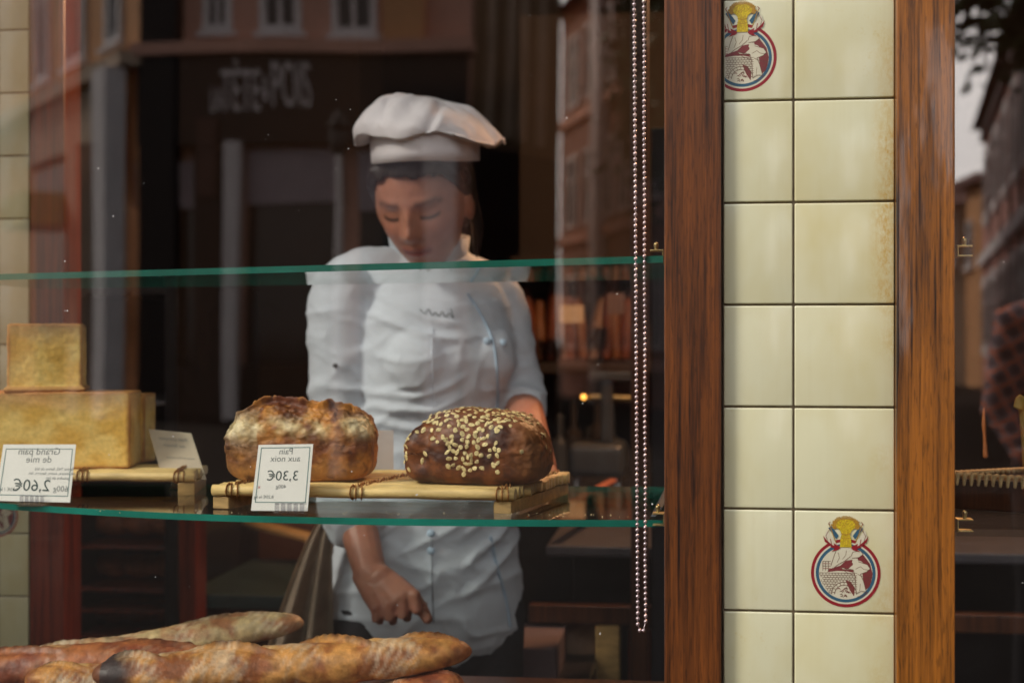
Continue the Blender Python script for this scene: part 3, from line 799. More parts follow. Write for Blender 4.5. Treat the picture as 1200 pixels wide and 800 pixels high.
def mie_loaf(label, P0, P1, z0, z1, depth, rot=0, flange=.0, seed=0, tint=1.0):
    x0, x1, y0 = P0.x, P1.x, P0.y
    L, H = (x1-x0)*math.cos(rot), z1-z0
    bm = cubesphere(56)
    for v in bm.verts:
        d = pnorm(v.co, 34, 34); x, y, z = d
        p = Vector((x*L/2, y*depth/2, (z+1)*H/2))
        s = Vector((seed, seed*2, 0))
        inset = .0030*(1-x**4)*(1-z**4)
        p.y += (inset if y < 0 else -inset) if abs(y) > .9 else 0
        p += d*(.0007*fbm(p+s, 16, 3)+.0006*fbm(p+s, 130, 4))
        # wrinkle across the face
        wv = (1-abs(NZ.noise(Vector((x*1.3+seed, z*2.6, 0))))*2)
        p.y += .0002*max(0, wv)**4*(abs(y) > .9)*(1 if y < 0 else -1)
        if flange and z < -.80: p.x *= 1+flange*sstep(-.80, -.88, z); p.y *= 1+flange*sstep(-.80, -.88, z)
        v.co = p
    me = bpy.data.meshes.new('sandwich_loaf'); bm.normal_update(); bm.to_mesh(me); bm.free()
    def col(co, n):
        ex = min(L/2-abs(co.x), H-co.z, co.z, depth/2-abs(co.y)); e2 = sorted((L/2-abs(co.x), H/2-abs(co.z-H/2), depth/2-abs(co.y)))[1]
        f = fbm(co+Vector((seed, 0, 0)), 24, 5)
        face = mixv((.74, .45, .085), (.86, .62, .19), sstep(-.5, .5, f))
        topc = mixv(face, (.50, .30, .14), .55*sstep(H*.68, H*.92, co.z+.01*f))
        if abs(n.z) > .7: topc = mixv((.46, .17, .04), (.58, .28, .08), sstep(-.4, .4, f))
        c_ = mixv(topc, (.40, .17, .045), .9*sstep(.0065, .0015, e2+.0015*f))
        if flange and co.z < H*.10: c_ = mixv((.26, .09, .02), (.5, .27, .08), sstep(H*.03, H*.06, co.z))
        return tuple(k*tint for k in c_)
    paint(me, col)
    me.transform(Matrix.Translation(((x0+x1)/2, y0+depth*.1, z0)) @ Matrix.Rotation(rot, 4, 'Z') @ Matrix.Translation((0, depth/2, 0)))
    o = link('sandwich_loaf', me, M['mie']); tag(o, label, 'bread', 'square sandwich loaves'); return o
ytm = .350
pb = at(-35, 552, ytm); pe = at(146, 552, ytm); ptop = at(80, 465, ytm)
Lz0 = zt2-.001; Lz1 = at(80, 460, ytm).z
mie_loaf('large pale rectangular sandwich loaf lying on the left tray behind the wide price card', Vector((pb.x, ytm, 0)), Vector((pe.x, ytm, 0)), Lz0, Lz1, .105, math.radians(13), 0, 1)
a = at(6, 400, .358); b = at(92, 400, .358)
mie_loaf('small golden square sandwich loaf standing on top of the larger one', Vector((a.x, .358, 0)), Vector((b.x, .358, 0)), Lz1-.001, at(50, 379, .358).z, .090, math.radians(20), .09, 5, 1.0)
mie_loaf('pale sandwich loaf standing behind the large one, only its end showing', Vector((at(60, 500, .455).x, .468, 0)), Vector((at(168, 500, .468).x, .468, 0)), Lz0, at(100, 461, .468).z, .045, 0, 0, 9, .9)

def baguette(label, pts, R, seed, tone, ears=3, flour=.3, burnt=None, ridge=.35):
    """pts = path of the loaf; ears = number of slashes"""
    P = smooth_path(pts, 44); n = len(P)-1; S = 52
    up = Vector((0, 0, 1)); bm = bmesh.new(); rings = []; info = {}
    L = sum((P[i+1]-P[i]).length for i in range(n))
    for i, p in enumerate(P):
        s = i/n; t = (P[min(i+1, n)]-P[max(i-1, 0)]).normalized(); a = up.cross(t).normalized(); b = t.cross(a).normalized()
        prof = max(.012, (1-abs(2*s-1)**4.6))**.56
        prof *= .86+.14*math.sin(math.pi*s)
        ring = []
        for k in range(S):
            th = 2*math.pi*k/S; ca, sa = math.cos(th), math.sin(th)   # sa=1 on top; ca=+ away from the camera side
            r = R*prof
            q = p+a*ca*r+b*sa*r*.86
            sl = (s*ears) % 1.0; mid = (sl-.5)*1.5
            cen = 1.35+mid*1.1                                    # the slash wanders over the top
            dth = th-cen
            env = math.sin(math.pi*clamp(sl))**.6*(1 if .05 < s < .95 else 0)
            ear = math.exp(-(dth/.13)**2)*env; cut = math.exp(-((dth+.35)/.26)**2)*env; cut2 = math.exp(-((dth-.2)/.1)**2)*env
            r2 = r*(1+ridge*.62*ear-.14*cut-.06*cut2)
            f = fbm(q+Vector((seed, 0, 0)), 28, 4); f2 = fbm(q+Vector((0, seed, 0)), 95, 4)
            r2 *= 1+.06*f+.035*f2+.05*cut*f2
            zz = sa*r2*.86
            if sa < -.6: zz = -.6*r2*.86-(abs(sa)-.6)*r2*.25
            q = p+a*ca*r2+b*zz
            v = bm.verts.new(q); ring.append(v); info[v] = (s, th, ear, cut, f, f2)
        rings.append(ring)
    for i in range(n):
        for k in range(S): bm.faces.new((rings[i][k], rings[i][(k+1) % S], rings[i+1][(k+1) % S], rings[i+1][k]))
    bm.faces.new(list(reversed(rings[0]))); bm.faces.new(rings[-1])
    bm.verts.index_update(); infl = [info[v] for v in bm.verts]
    me = bpy.data.meshes.new('baguette'); bm.normal_update(); bm.to_mesh(me); bm.free()
    ca = me.color_attributes.new('Col', 'FLOAT_COLOR', 'POINT')
    crust, deep, pale = tone
    for i, v in enumerate(me.vertices):
        s, th, ear, cut, f, f2 = infl[i]
        c_ = mixv(deep, crust, sstep(-.5, .35, f+.3*f2))
        c_ = mixv(c_, pale, clamp(cut*1.3*sstep(-.6, .2, f2+.2)))
        c_ = mixv(c_, mixv(deep, (.03, .010, .004), .75), clamp(ear*1.2*sstep(-.5, .4, f2+.1)))
        st = math.sin(s*260+th*9+4*f); fl = sstep(.1, .9, fbm(v.co+Vector((3, seed, 1)), 18, 4)+.25*st+flour*1.2-.25)
        c_ = mixv(c_, (.68, .58, .42), clamp(fl*flour*1.7))
        c_ = mixv(c_, mixv(pale, crust, .3), .7*sstep(-.55, -.9, math.sin(th)))
        if burnt and s < burnt: c_ = mixv((.035, .022, .022), c_, sstep(burnt*.55, burnt, s+.03*f))
        if s > .93 or s < .05: c_ = mixv(c_, deep, .5)
        ca.data[i].color = (*[clamp(x, .003, .9) for x in c_], 1)
    o = link('baguette', me, M['bread']); return tag(o, label, 'baguette', 'baguettes heaped at the bottom of the window')
GOLD = ((.58, .28, .075), (.27, .085, .022), (.76, .54, .24))
RED_ = ((.40, .14, .045), (.20, .050, .020), (.60, .40, .17))
PALE = ((.52, .40, .20), (.34, .15, .065), (.66, .56, .36))
def ap(px, py, y): return at(px, py, y)
baguette('long golden baguette with scorched left end lying on top at the front', [ap(108, 790, .13), ap(200, 790, .15), ap(330, 783, .18), ap(450, 774, .20), ap(553, 762, .22)], .0335, 3, GOLD, 4, .32, .17, .55)
baguette('floury baguette with pale pointed right end, farthest back, slanting up to the right', [ap(-40, 800, .24), ap(60, 778, .26), ap(170, 762, .29), ap(270, 742, .32), ap(356, 729, .34)], .0295, 11, PALE, 2, .35, None, .3)
baguette('reddish baguette with dark slash at the left edge, under the floury one', [ap(-130, 815, .22), ap(-20, 792, .23), ap(90, 779, .24), ap(200, 780, .245), ap(320, 800, .25)], .032, 17, RED_, 2, .12, None, .5)
baguette('baguette with blunt floury tip poking out under the scorched one', [ap(29, 796, .17), ap(110, 800, .19), ap(220, 808, .21), ap(330, 825, .23)], .028, 23, GOLD, 3, .45, None, .35)
baguette('baguette beneath the golden one, only its right end showing', [ap(350, 852, .17), ap(430, 826, .18), ap(500, 812, .19), ap(544, 800, .20)], .028, 31, RED_, 2, .3, None, .35)

# ------------------------------------------------------------------ price cards
def card(label, TL, TR, BR, BL, yt, yb, mat, lines, border=None, holder=None, name='price_card'):
    """corner pixels; lettering is mirrored as in the photograph; lines = (text, s, t, size, material)"""
    c = [at(*TL, yt), at(*TR, yt), at(*BR, yb), at(*BL, yb)]
    nrm = (c[1]-c[0]).cross(c[3]-c[0]).normalized()
    if nrm.y > 0: nrm = -nrm
    B = lambda s, t, o=0: c[3].lerp(c[2], s).lerp(c[0].lerp(c[1], s), t)+nrm*o
    W = (c[1]-c[0]).length; H = (c[0]-c[3]).length
    mid = B(.5, 0)
    root = empty(name, mid, label, 'price card')
    bm = bmesh.new(); t = .0006
    f = [bm.verts.new(B(s, q, 0)) for s, q in ((0, 0), (1, 0), (1, 1), (0, 1))]; k = [bm.verts.new(B(s, q, -t)) for s, q in ((0, 0), (1, 0), (1, 1), (0, 1))]
    bm.faces.new(f); bm.faces.new(list(reversed(k)))
    for i in range(4): bm.faces.new((f[i], f[(i+1) % 4], k[(i+1) % 4], k[i]))
    bmesh.ops.recalc_face_normals(bm, faces=bm.faces); build('card', bm, mat, root)
    if border:
        l, r, b, t_, w, m = border; bm = bmesh.new(); wx, wy = w/W, w/H
        for (s0, s1, q0, q1) in ((l, r, b, b+wy), (l, r, t_-wy, t_), (l, l+wx, b+wy, t_-wy), (r-wx, r, b+wy, t_-wy)):
            bm.faces.new([bm.verts.new(B(s, q, .00025)) for s, q in ((s0, q0), (s1, q0), (s1, q1), (s0, q1))])
        build('border', bm, m, root)
    groups = {}
    for txt, s, q, size, m in lines: groups.setdefault(m, []).append((txt, s, q, size))
    for m, ls in groups.items():
        out = bmesh.new()
        for txt, s, q, size in ls:
            tb = text_bm(txt, size)
            for v in tb.verts: v.co = B(s-v.co.x/W, q+v.co.y/H, .0003+(.00005 if m == 'ink' else 0))
            me = bpy.data.meshes.new('x'); tb.to_mesh(me); tb.free(); out.from_mesh(me); bpy.data.meshes.remove(me)
        build('lettering', out, M[m], root)
    if holder:
        s0, s1, z = holder; bm = bmesh.new(); a = B(s0, 0, .0045); b = B(s1, 0, -.004)
        zb = zlow(mid.x)+.0005
        box(bm, (a.x, mid.y-.010, zb), (b.x, mid.y+.012, zb+.0025), .0005)
        n = 5
        for i in range(n):
            x0 = a.x+(b.x-a.x)*(i+.15)/n; x1 = a.x+(b.x-a.x)*(i+.85)/n
            box(bm, (x0, mid.y-.0040, zb+.0026), (x1, mid.y-.0026, zb+.013), .0003)
        box(bm, (a.x, mid.y+.0022, zb+.0026), (b.x, mid.y+.0036, zb+.013), .0003)
        build('holder', bm, M['plastic'], root)
    return root
card('upright white price card "Pain aux noix 3,30€" in front of the walnut loaf', (303, 521), (367, 520), (360.5, 598.5), (294, 598), .150, .126, M['card'],
     [('Pain', .52, .85, .0105, 'ink_grey'), ('aux noix', .52, .74, .0105, 'ink_grey'), ('3,30€', .50, .455, .0165, 'ink'), ('400g', .49, .335, .0065, 'ink_grey'), ('8,25€ le kg', .20, .185, .0052, 'ink_grey'), ('x', .10, .335, .006, 'ink_red')],
     (.055, .955, .12, .955, .0009, M['ink_green']), (.42, .97, 0))
card('wide white price card "Grand pain de mie 2,60€" at the left edge', (4, 520.5), (89, 520.5), (82, 588.5), (-6, 586.5), .215, .190, M['card'],
     [('Grand pain', .51, .82, .0125, 'ink_grey'), ('de mie', .52, .68, .0125, 'ink_grey'), ('farine T65, farine de blé', .74, .545, .0052, 'ink_grey'), ('sel, levure, sucre, beurre, lait', .72, .47, .0052, 'ink_grey'), ('poudre de lait', .80, .39, .0052, 'ink_grey'),
      ('2,60€', .46, .185, .021, 'ink'), ('600g', .86, .185, .010, 'ink_grey'), ('4,33€ / kg', .16, .175, .0065, 'ink_grey')],
     (.045, .965, .10, .925, .0009, M['ink_green']), (.34, .68, 0))
card('tan slanting card standing behind the left tray', (174, 502.5), (224, 507.5), (242, 562), (190, 560), .44, .40, M['card_tan'],
     [('Pain complet', .52, .80, .008, 'ink_grey'), ('au levain', .50, .66, .009, 'ink_grey'), ('farine de blé complète', .55, .42, .0045, 'ink_grey')], None, (.2, .7, 0))
card('blank grey back of a card standing between the walnut and oat loaves', (431, 504), (461, 504), (461, 556), (431, 556), .405, .40, simple('grey_card', (.46, .43, .43), .6, .05, 20, .02),
     [], None, None)

# crumbs round the loaves
bm = bmesh.new(); rnd = random.Random(77)
for k in range(170):
    if k < 90: s, t = rnd.random(), rnd.random(); p = P1(s, t*.5); z = zt1-.0004-(0 if rnd.random() < .6 else .003)
    else: px = rnd.uniform(100, 740); p = at(px, 603, rnd.uniform(.125, .16)); z = zlow(p.x)+.0005
    r_c = rnd.uniform(.0003, .0011); ball(bm, (p.x, p.y, z), (r_c, r_c*rnd.uniform(.5, 1), r_c*.6), 1)
tag(build('crumbs', bm, M['bamboo_end']), 'tiny bread crumbs scattered on the bamboo tray and shelf glass', 'crumbs', None, 'stuff')

# ------------------------------------------------------------------ bead chain
bm = bmesh.new(); pitch = .0061; rb = .0023; yc = .075
xl0, xl1 = at(743, 0, yc).x, at(747.5, 735, yc).x; xr0, xr1 = at(754.5, 0, yc).x, at(756.5, 735, yc).x
zt_, zb_ = 2.55, at(750, 738, yc).z
pts = []
z = zt_
def xline(a0, a1, z):
    za, zb = at(745, 0, yc).z, at(745, 735, yc).z; return a0+(a1-a0)*(z-za)/(zb-za)
path = []
z = zt_
while z > zb_+.004: path.append(Vector((xline(xl0, xl1, z), yc, z))); z -= pitch
bx0 = path[-1].x; z_end = path[-1].z
xr_ = xline(xr0, xr1, z_end); cxm = (bx0+xr_)/2; rr = (xr_-bx0)/2
for k in range(1, 3):
    a = math.pi*k/3; path.append(Vector((cxm-rr*math.cos(a), yc, z_end-pitch*1.3*math.sin(a))))
z = z_end
k = 0
while z < zt_: path.append(Vector((xline(xr0, xr1, z)+.0002*math.sin(z*40), yc+.001, z+.003))); z += pitch
for p in path:
    if 0.9 < p.z < 1.75: ball(bm, p, rb, 2)
    else: ball(bm, p, rb, 1)
tube(bm, path, [.0006]*len(path), 5, caps=True)
tag(build('bead_chain', bm, M['bead'], smooth=True), 'looped silver bead chain of a blind hanging beside the dark wooden post', 'bead chain')

# ------------------------------------------------------------------ people
def head_mesh(bm, Mx, hair=False, scale=1.0):
    """head in local space: face towards -y, chin down; returns the vertices"""
    vs = bmesh.ops.create_icosphere(bm, subdivisions=6, radius=1)['verts']
    for v in vs:
        d = v.co.normalized(); x, y, z = d
        X, Y, Z = x*.0725, y*.097, z*.118
        t = clamp(-z)
        X *= 1-.36*t**1.3*(1.0); Y *= (1-.10*t) if y < 0 else (1-.38*t**1.1)
        if y < 0: Y *= 1-.10*(1-abs(z))*(abs(x) < .9)
        if y > 0 and z > 0: Y *= 1.04
        if y < -.15:
            g = lambda cx, cz, sx, sz: math.exp(-((X-cx)/sx)**2-((Z-cz)/sz)**2)
            fr = sstep(.15, .5, -y)
            off = 0
            off += .013*g(0, -.004, .0085, .020)+.020*g(0, -.026, .0105, .013)+.006*(g(.012, -.032, .007, .007)+g(-.012, -.032, .007, .007))
            off -= .0100*(g(.030, .004, .015, .011)+g(-.030, .004, .015, .011))
            off += .0065*(g(.031, .003, .0125, .0075)+g(-.031, .003, .0125, .0075))
            off += .0045*(g(.028, .023, .020, .007)+g(-.028, .023, .020, .007))
            off += .0075*g(0, -.054, .020, .0048)+.0080*g(0, -.064, .017, .0052)-.004*g(0, -.0590, .022, .0018)-.003*g(0, -.078, .02, .006)
            off += .009*g(0, -.094, .017, .014)
            off += .004*(g(.042, -.026, .018, .018)+g(-.042, -.026, .018, .018))
            Y -= off*fr
        v.co = Mx @ Vector((X*scale, Y*scale, Z*scale))
    return vs
def ears(bm, Mx):
    for s in (-1, 1):
        ball(bm, Mx @ Vector((s*.0735, .012, -.010)), (.009, .020, .031), 3, rot=Mx.to_3x3())
def face_paint(Mi, skin, lips, brow):
    """skin, lips, brows and lashes by where they lie on the head"""
    def fn(co, n):
        p = Mi @ co
        c = skin; f = fbm(co, 40, 3)
        c = mixv(c, tuple(k*.86 for k in skin), .5*sstep(-.3, .5, f))
        if abs(p.x) < .08 and p.y < -.02 and -.13 < p.z < .13:
            ax = abs(p.x)
            c = mixv(c, mixv(skin, (.50, .14, .10), .5), .5*math.exp(-((ax-.042)/.018)**2-((p.z+.03)/.018)**2))
            l = math.exp(-((p.z+.0590+.0012*math.cos(p.x*120))/.0085)**4)*sstep(.027, .019, ax); c = mixv(c, lips, .9*l)
            ln = math.exp(-((p.z+.0590)/.0014)**2)*sstep(.026, .02, ax); c = mixv(c, (.12, .02, .02), .8*ln)
            b = math.exp(-((p.z-.0235-.06*(ax-.03)*(1 if ax < .045 else -2))/.0048)**2)*sstep(.010, .015, ax)*sstep(.056, .048, ax); c = mixv(c, brow, .62*b)
            e = math.exp(-((p.z+.0035-.30*((ax-.031)**2)*60)/.0034)**2)*sstep(.015, .019, ax)*sstep(.049, .044, ax); c = mixv(c, (.012, .006, .006), .98*e)
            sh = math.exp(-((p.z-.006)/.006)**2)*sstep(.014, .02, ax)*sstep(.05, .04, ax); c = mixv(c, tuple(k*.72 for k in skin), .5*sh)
        return c
    return fn
def hand(bm, W, K0, K1, pal_n, fingers, thumb, r=.0082):
    """palm slab from wrist W to knuckle row K0..K1; fingers = list of (mid, tip) offset lists"""
    W, K0, K1 = Vector(W), Vector(K0), Vector(K1); nrm = Vector(pal_n).normalized()
    nF = 4
    for i in range(nF):
        k = K0.lerp(K1, i/3)
        a = W.lerp(W+(K1-K0)*.55, i/3-.5)
        tube(bm, [a, a.lerp(k, .55), k], [.013, .0125, .0105], 10)
    # webbing inside the palm
    c = (W+K0+K1)/3
    tube(bm, [W, (W+(K0+K1)/2)/2, (K0+K1)/2], [(.022, .016), (.031, .014), (.034, .010)], 14, nrm)
    for i, seq in enumerate(fingers):
        k = K0.lerp(K1, i/3); pts = [k]+[k+Vector(o) for o in seq]
        q = 1.0 if i not in (0, ) else .88
        tube(bm, pts, [r*1.18*q, r*1.05*q, r*.98*q, r*.82*q][:len(pts)], 10)
    tp = [Vector(p) for p in thumb]; tube(bm, tp, [.0125, .0115, .0098, .0085][:len(tp)], 10)

def displaced(me, amp, sc_, stretch=(1, 1, 1), seed=0, octv=3):
    for v, n in zip(me.vertices, [v.normal.copy() for v in me.vertices]):
        p = Vector((v.co.x*stretch[0], v.co.y*stretch[1], v.co.z*stretch[2]))+Vector((seed, seed*.7, 0))
        v.co += n*amp*NZ.fractal(p*sc_, 1, 2, octv)

SKIN = (.47, .205, .135)
def make_chef():
    A = math.radians(33); F = Vector((math.sin(A), -math.cos(A), 0)); S = Vector((math.cos(A), math.sin(A), 0))
    nb = at(500, 300, .85); root = empty('person', (nb.x, .87, 0), 'baker in white floppy chef hat and white double-breasted jacket looking down behind the shelves', 'person')
    yb = .86
    def C(px, z, y=yb): return Vector((at(px, 400, y).x, y, z))
    # head frame
    hc = at(495, 236, .770)
    Hm = Matrix.Translation(hc) @ Matrix.Rotation(math.radians(-5), 4, 'Z') @ Matrix.Rotation(math.radians(24), 4, 'X') @ Matrix.Rotation(math.radians(-3), 4, 'Y')
    # torso rings (z, px, half width, half depth)
    rings = [(.84, 499, .172, .125), (.93, 500, .166, .12), (1.02, 502, .152, .11), (1.09, 505, .138, .102), (1.18, 508, .140, .108), (1.27, 511, .146, .118), (1.35, 508, .136, .102), (1.395, 505, .116, .082), (1.43, 502, .085, .062), (1.462, 500, .056, .052)]
    sh1, sh2 = at(405, 338, .80), at(579, 342, .93)
    el1, el2 = at(402, 545, .80), at(610, 470, .91)
    wr1, wr2 = at(434, 672, .66), at(632, 548, .58)
    cu1 = el1.lerp(wr1, .42); cu2 = el2.lerp(wr2, .10)
    # body
    bm = bmesh.new()
    head_mesh(bm, Hm); ears(bm, Hm)
    neck0 = nb+Vector((0, .02, -.01)); tube(bm, [neck0+Vector((0, 0, -.05)), neck0+Vector((.0, -.01, .05)), Hm @ Vector((0, .03, -.06))], [.046, .048, .048], 20)
    tube(bm, [C(p, z) for z, p, w, d in rings[:-1]], [(w*.80, d*.78) for z, p, w, d in rings[:-1]], 28, -F)
    tube(bm, [sh1, el1, wr1], [.044, .036, .0255], 16); tube(bm, [sh1+(nb-sh1)*.5+Vector((0, 0, -.02)), sh1], [.030, .040], 12)
    tube(bm, [sh2, el2, wr2], [.044, .036, .026], 16); tube(bm, [sh2+(nb-sh2)*.5+Vector((0, 0, -.02)), sh2], [.028, .036], 12)
    for s, k in ((-1, 0), (1, 1)):
        hip = C(500, .86)+S*s*.085; kn = hip+F*.03+Vector((0, 0, -.40)); an = kn-F*.02+Vector((0, 0, -.38))
        tube(bm, [hip, kn, an], [.082, .055, .037], 16); tube(bm, [an-F*.04+Vector((0, 0, -.04)), an+F*.14+Vector((0, 0, -.05))], [.030, .026], 10)
    # near hand, curled loosely, knuckles forward
    K0, K1 = at(441, 712, .600), at(486, 698, .610)
    d = Vector((0, 0, -1))
    fg = [[(.001, -.005, -.018), (.002, .010, -.023), (.002, .022, -.012)], [(.002, -.006, -.022), (.003, .011, -.028), (.003, .026, -.015)],
          [(.003, -.006, -.024), (.005, .011, -.030), (.005, .027, -.016)], [(.005, -.005, -.022), (.009, .010, -.029), (.010, .024, -.018)]]
    hand(bm, wr1, K0, K1, (0, -1, .4), fg, [wr1.lerp(K1, .45)+Vector((.012, .004, 0)), at(487, 703, .63), at(496, 715, .620), at(501, 725, .612)])
    tube(bm, [el1.lerp(wr1, .55), wr1, wr1.lerp((K0+K1)/2, .3)], [.031, (.0265, .024), (.030, .021)], 14)
    # far hand resting behind the loaf on the tray
    K2, K3 = at(612, 556, .50), at(640, 556, .49)
    fg2 = [[(0, -.014, -.008), (0, -.026, -.014)] for _ in range(4)]
    fg2[1] = [(0, -.018, -.008), (0, -.033, -.015)]; fg2[2] = [(0, -.017, -.008), (0, -.031, -.015)]
    hand(bm, wr2, K2, K3, (0, -.4, 1), fg2, [wr2+Vector((-.02, -.01, 0)), K2+Vector((-.022, .015, -.008)), K2+Vector((-.026, -.006, -.014))])
    me = remesh(bm, .0028, 3)
    Mi = Hm.inverted()
    fp = face_paint(Mi, SKIN, (.36, .085, .075), (.05, .025, .018))
    def colr(co, n):
        c = fp(co, n)
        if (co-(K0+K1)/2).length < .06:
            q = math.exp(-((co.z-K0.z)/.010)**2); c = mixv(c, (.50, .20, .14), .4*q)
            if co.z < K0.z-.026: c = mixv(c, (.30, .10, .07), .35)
        return c
    paint(me, colr); body = link('body', me, M['skin'], root)
    # hair: a close cap gathered at the back
    bm = bmesh.new(); ball(bm, Hm @ Vector((0, .012, .022)), (.0805, .099, .107), 5, rot=Hm.to_3x3())
    geom = [v for v in bm.verts if ((lambda p: p.z > .10 or (p.y < .0 and p.z < .060-.35*max(0, abs(p.x)-.03)) or p.z < -.055)(Mi @ v.co))]
    bmesh.ops.delete(bm, geom=geom, context='VERTS')
    bmesh.ops.solidify(bm, geom=bm.faces[:], thickness=-.006)
    for s in (-1, 1):
        stube(bm, [Hm @ Vector((s*.054, -.056, .072)), Hm @ Vector((s*.070, -.026, .040)), Hm @ Vector((s*.0745, .0, .012))], [.008, .010, .009], 10)
    ball(bm, Hm @ Vector((.0, .115, -.02)), (.045, .035, .04), 3)
    stube(bm, [Hm @ Vector((.062, .06, .01)), Hm @ Vector((.070, .055, -.06)), Hm @ Vector((.062, .05, -.115))], [.012, .011, .006], 10)
    me = remesh(bm, .004, 2); displaced(me, .002, 60, (1, 1, .25)); link('hair', me, M['hair'], root)
    # hat: upright band and soft slumped crown
    bc = at(499, 190, .755); Bm = Matrix.Translation(bc) @ Matrix.Rotation(math.radians(2), 4, 'Z') @ Matrix.Rotation(math.radians(7), 4, 'X') @ Matrix.Rotation(math.radians(-1.0), 4, 'Y')
    bm = bmesh.new(); n = 72; outr = []; 
    for j, (z, s) in enumerate(((0, .99), (0, 1.0), (.015, 1.003), (.034, 1.01), (.048, 1.0), (.048, .96), (.0, .96))):
        outr.append([bm.verts.new(Bm @ Vector((.0865*s*math.cos(2*math.pi*k/n), .118*s*math.sin(2*math.pi*k/n)+.0, z+.0012*math.sin(6*math.pi*k/n)))) for k in range(n)])
    for a, b in zip(outr, outr[1:]+[outr[0]]):
        for k in range(n): bm.faces.new((a[k], a[(k+1) % n], b[(k+1) % n], b[k]))
    hat = bmesh.ops.recalc_face_normals(bm, faces=bm.faces)
    hatroot = build('hat_band', bm, M['hatcloth'], root, smooth=True)
    bm = bmesh.new(); vs = bmesh.ops.create_icosphere(bm, subdivisions=6, radius=1)['verts']
    for v in vs:
        x, y, z = v.co; th = math.atan2(y, x); rad = math.hypot(x, y)
        r = 1+.035*math.sin(th*3+1.0)+.02*math.sin(th*7)
        X, Y = x*.121*r, y*.125*r
        Z = .052+(z*.046 if z > 0 else z*.012)
        Z += -.10*X*(1 if z > 0 else .25) - .014*sstep(.55, 1, rad)*(1.0+.35*math.cos(th*2)) + (.006*math.sin(th*5+1))*sstep(.4, .9, rad)
        Z += .010*math.exp(-((X+.035)/.05)**2)*(z > 0)
        fold = math.sin(th*11+2*math.sin(th*3)+3*rad); Z += .0026*fold*sstep(.15, .6, rad)*(1 if z > 0 else .4)
        p = Vector((X, Y, Z)); p += v.co.normalized()*.004*NZ.fractal(p*18+Vector((3, 0, 0)), 1, 2, 3)
        p.z += -.008*math.exp(-((X-.012-.25*Z)/.008)**2)*(z > 0)*sstep(-.2, -.6, y)    # pressed pleats at the front
        p.z += -.005*math.exp(-((X+.045)/.006)**2)*(z > 0)*sstep(-.1, -.6, y)
        v.co = Bm @ p
    build('hat_crown', bm, M['hatcloth'], root, smooth=True)
    print('BAND', hatroot.location, [tuple(round(c,3) for c in v) for v in hatroot.bound_box][::6], root.location, len(hatroot.data.vertices), bc)
    # jacket
    bm = bmesh.new()
    tube(bm, [C(p, z) for z, p, w, d in rings], [(w, d) for z, p, w, d in rings], 36, -F)
    for s in (-1, 1): ball(bm, C(508, 1.268)+S*s*.058+F*.066, (.060, .056, .062), 3)
    stube(bm, [nb+(sh1-nb)*.22+Vector((0, 0, -.004)), sh1+Vector((0, 0, -.006)), sh1.lerp(el1, .5), el1, cu1], [.036, .056, .057, .055, .052], 20, k=6)
    stube(bm, [nb+(sh2-nb)*.22+Vector((0, 0, -.004)), sh2+Vector((0, 0, -.008)), sh2.lerp(el2, .5), el2, cu2], [.034, .048, .047, .046, .043], 20, k=6)
    # turned-back cuff of the near sleeve
    ax = (cu1-el1).normalized(); tube(bm, [cu1-ax*.028, cu1+ax*.012], [.058, .0555], 20, caps=True)
    cw = C(508, 1.27)+F*.08
    Ff = F
    def disp(co, n):
        p = co
        # large soft creases, tighter under the bust, at the elbow and across the waist
        q = Vector((p.x*1.0, p.y*1.0, p.z*2.4))
        a = NZ.fractal(q*9, 1, 2, 2); rg = 1-abs(NZ.noise(Vector((p.x*7+p.z*4, p.y*7, p.z*20-p.x*6))))*2
        rg2 = 1-abs(NZ.noise(Vector((p.x*16-p.z*9, p.y*16, p.z*26+p.x*14+3))))*2
        w = .0030*a+.0018*max(0, rg2)**3+.0050*max(0, rg)**3*(.5+.5*sstep(1.30, 1.22, p.z)+.5*sstep(1.0, .9, p.z)*0)
        dsh = (p-cw).dot(S)
        # drag folds from the bust to the armhole
        for z0, k_, am in ((1.235, .25, .007), (1.205, .15, .0065), (1.17, .05, .005), (1.31, -.25, .006), (1.335, -.4, .004)):
            zz = z0+k_*(dsh+.02)+.01*math.sin(dsh*30)
            w += am*math.exp(-((p.z-zz)/.0065)**2)*sstep(.02, -.03, dsh)*sstep(-.14, -.10, dsh)*(1 if n.dot(Ff) > .2 else 0)
        # diagonal drag from right hip down to centre
        for z0 in (.90, .945, .995, 1.04):
            zz = z0+.62*(dsh-.02)
            w += .0065*math.exp(-((p.z-zz)/.009)**2)*sstep(-.02, .05, dsh)*(1 if n.dot(Ff) > .2 else 0)
        return co+n*(w-.002)
    me = remesh(bm, .0045, 4, disp); jk = link('jacket', me, M['jacket'], root)
    bmj = bmesh.new(); bmj.from_mesh(me); bmj.transform(Matrix.Translation(WL[root.name])); bvh = BVHTree.FromBMesh(bmj); bmj.free()
    def onj(px, py, lift=.0015):
        d = ray(px, py); h, n, _, _ = bvh.ray_cast(CAM, d)
        if h is None: h = CAM+d*2.35; n = -d
        return h+n*lift
    def seam(name, pxs, r, mat, k=6):
        P = smooth_path([Vector((x, y, 0)) for x, y in pxs], k); pts = [onj(p.x, p.y) for p in P]
        out = [pts[0]]
        for p in pts[1:]:
            if (p-out[-1]).length < .05: out.append(p)
        for _ in range(2): out = [out[0]]+[(out[i-1]+out[i]*2+out[i+1])/4 for i in range(1, len(out)-1)]+[out[-1]]
        bm = bmesh.new(); tube(bm, out, [r]*len(out), 8); return build(name, bm, mat, root, smooth=True)
    seam('piping', [(548, 345), (565, 372), (577, 400), (582, 430), (583, 470), (578, 505)], .0022, M['piping'])
    seam('piping', [(575, 630), (582, 665), (592, 700), (597, 733)], .0026, M['piping'])
